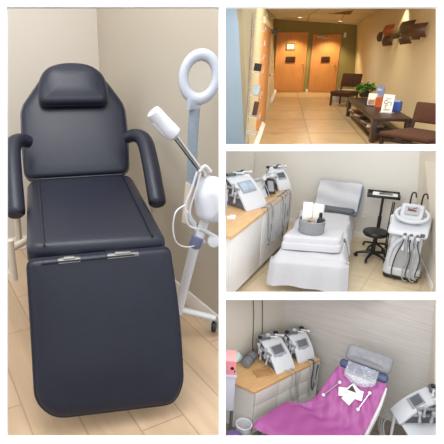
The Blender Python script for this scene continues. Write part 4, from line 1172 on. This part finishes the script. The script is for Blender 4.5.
for p, q in ((a, b), (b, c), (c, d), (d, a)): tube(bm, [p + Vector((0, 0, -.16)), q + Vector((0, 0, -.16))], .022, 8)
part('frame', bm, M_devg, bd, True)
for p in (a, b, c, d):
    bm = BM(); tube(bm, [(p.x, p.y, 0), (p.x, p.y, p.z - .15)], .024, 10); part('leg', bm, M_devg, bd, True)
bm = BM()
for u in (.12, .88): tube(bm, [bedpt(u, .42) + Vector((0, 0, -.16)), bedpt(u, .95) + Vector((0, 0, -.17))], .02, 8)
part('back_support', bm, M_devg, bd, True)
def sheet(u, v):
    p = bedpt(u, v); n = bednormal(u, v)
    w = .007 * math.sin(u * 9 + v * 21) + .006 * math.sin(u * 23 - v * 14) + .006 * math.sin((u + v) * 31)
    if v > .85: p = p - (bedpt(u, 1) - bedpt(u, .9)) * 1.6 * (v - .85) / .15 * (math.sin(PI * u) ** 2) * .9
    e = min(u, 1 - u); drop = 0
    if u < .03: drop = (.03 - u) / .03 * .05
    if v < .04: drop += (.04 - v) / .04 * .05
    return p + n * (w + .006) + Vector((0, 0, -drop))
bm = BM(); grid(bm, sheet, 44, 80, None, .006)
solo('B', 'magenta_sheet', bm, M_mag, 'shiny magenta sheet covering the whole bed', 'sheet', (cxy.x, cxy.y, .5), drawn_in_room=True)

# ---- head end: pillow, navy pad and clear wrap
H0, H1 = bedpt(0, 1), bedpt(1, 1)
ex = (H1 - H0).normalized(); al = (bedpt(.5, 1) - bedpt(.5, .85)).normalized(); nn = ex.cross(al).normalized(); al = nn.cross(ex)
def bframe(o): 
    m = Matrix.Identity(4)
    for i, c in enumerate((ex, al, nn, o)):
        for j in range(3): m[j][i] = c[j]
    return m
wd = (H1 - H0).length
Mh = bframe((H0 + H1) / 2)
bm = BM(); pad(bm, rect(wd * .98, .10, .045, 0, .070), .07, .03, .01, Mh @ T(.01, -.02, -.045))
part('head_pad', bm, mat('navy vinyl', '#3c4568', .4, var=.08), bd, True, label='navy head pad')
bm = BM(); pad(bm, rect(wd * .92, .20, .06), .11, .05, .03, Mh @ T(.03, .21, -.045) @ RX(8))
for v in bm.verts: v.co += nn * .008 * math.sin(v.co.x * 31 + v.co.y * 17)
solo('B', 'silver_pillow', bm, mat('silver grey satin', '#85878d', .45, var=.08, scale=10, bump=.2, bscale=14), 'silver grey pillow at the raised head of the bed', 'pillow', Mh @ Vector((.03, .14, 0)), drawn_in_room=True)
M_wrap = mat('clear plastic wrap', '#c3c8d6', .12, var=.05, alpha=.3, bump=.6, bscale=30, spec=.8)
rw_ = random.Random(5)
W_ = {}
def wrap(u, v):
    x = (-.30 + .62 * u) * wd; y = -.08 + .17 * v
    sh = math.sin(PI * u)
    if v < .5: y -= .07 * sh * (1 - 2 * v)
    key = (round(u * 14), round(v * 8))
    W_.setdefault(key, rw_.uniform(-.012, .012))
    return Mh @ Vector((x, y, .055 + .02 * sh + W_[key]))
bm = BM(); grid(bm, wrap, 14, 8, None, .003)
solo('B', 'plastic_wrap', bm, M_wrap, 'crumpled clear plastic wrap over the head end of the magenta sheet', 'plastic wrap', Mh @ Vector((0, -.05, .03)), drawn_in_room=True)

# ---- things lying on the sheet
def lie(u, v, lift, spin=0.):
    o = bedpt(u, v) + bednormal(u, v) * lift
    e1 = (bedpt(min(1, u + .03), v) - bedpt(max(0, u - .03), v)).normalized(); n = bednormal(u, v); e2 = n.cross(e1)
    m = Matrix.Identity(4)
    for i, c in enumerate((e1, e2, n, o)):
        for j in range(3): m[j][i] = c[j]
    return m @ RZ(spin)
for k, (ua, va, ub, vb) in enumerate(((.133, .608, .25, .808), (.80, .833, .75, .625))):
    a = lie(ua, va, .046).translation; b = lie(ub, vb, .046).translation
    t = thing('B', 'electrode_rod', ('thin silver rod with white ball ends left of the white cards', 'thin silver rod with white ball ends right of the white cards')[k], 'rod', (a + b) / 2, 0, 'silver rods on the magenta sheet')
    bm = BM(); tube(bm, [a, b], .0055, 8); part('rod', bm, M_chrome, t, True)
    for q in (a, b):
        bm = BM(); bmesh.ops.create_uvsphere(bm, u_segments=14, v_segments=10, radius=.021); bm.transform(T(q)); part('ball_end', bm, M_plast, t, True, label='white ball')
for k, (u, v, w, h, sp, lb) in enumerate(((.40, .735, .13, .10, 18, 'white card lying leftmost in the pile on the magenta sheet'), (.52, .70, .11, .13, -20, 'white card lying lowest in the pile on the magenta sheet'), (.60, .765, .15, .11, 8, 'white card lying rightmost in the pile on the magenta sheet'))):
    bm = BM(); box(bm, (0, 0, 0), (w, h, .004))
    o = solo('B', 'white_card', bm, M_white_p, lb, 'card', lie(u, v, .032 + .006 * k, sp).translation, 0, 'white cards on the magenta sheet')
    o.matrix_world = RM['B'] @ lie(u, v, .032 + .006 * k, sp)
Mc = lie(.50, .80, .054, 8)
t = thing('B', 'folded_card', 'white folded card with a dark triangle on top of the card pile', 'card', Mc.translation, 0)
t.matrix_world = RM['B'] @ Mc
bm = BM(); prism(bm, [(-.085, -.05), (.07, -.055), (.10, .0), (.0, .065)], -.003, .003, 'Z'); part('card', bm, M_white_p, t)
bm = BM(); prism(bm, [(-.045, -.028), (.055, -.03), (-.005, .04)], .003, .005, 'Z'); part('triangle', bm, M_black, t, label='dark triangle')

# ---- device on a cart at the right
t = thing('B', 'equipment_cart', 'white cart at the bottom right under the tilted white device', 'cart', (1.02, 1.19, 0), -35.7)
bm = BM(); box(bm, (.23, .27, .588), (.44, .48, .022), None, .006)
for c, s in (((.445, .27, .605), (.014, .48, .04)), ((.23, .51, .605), (.44, .014, .04))): box(bm, c, s, None, .003)
part('shelf', bm, M_dev, t)
bm = BM(); box(bm, (.23, .27, .2), (.42, .46, .02), None, .006); part('shelf', bm, M_dev, t)
for x in (.03, .43):
    for y in (.05, .49):
        bm = BM(); tube(bm, [(x, y, 0), (x, y, .58)], .016, 10); part('post', bm, M_plast, t)
for k in range(4):
    bm = BM(); tube(bm, [(-.02 + .05 * k, -.06, .60), (-.05 + .05 * k, -.10, .5), (-.03 + .06 * k, -.09, .34), (.02 + .05 * k, -.06, .22)], .007, 6, None, 5); part('cable', bm, M_cab, t)
device('B', 'beauty_machine', 'white beauty device with grey screen on the white cart at right', 'machine', (1.015, 1.192, .602), -35.7, .25, .36, .32, 1, [], False, M_scrb, None, 4)
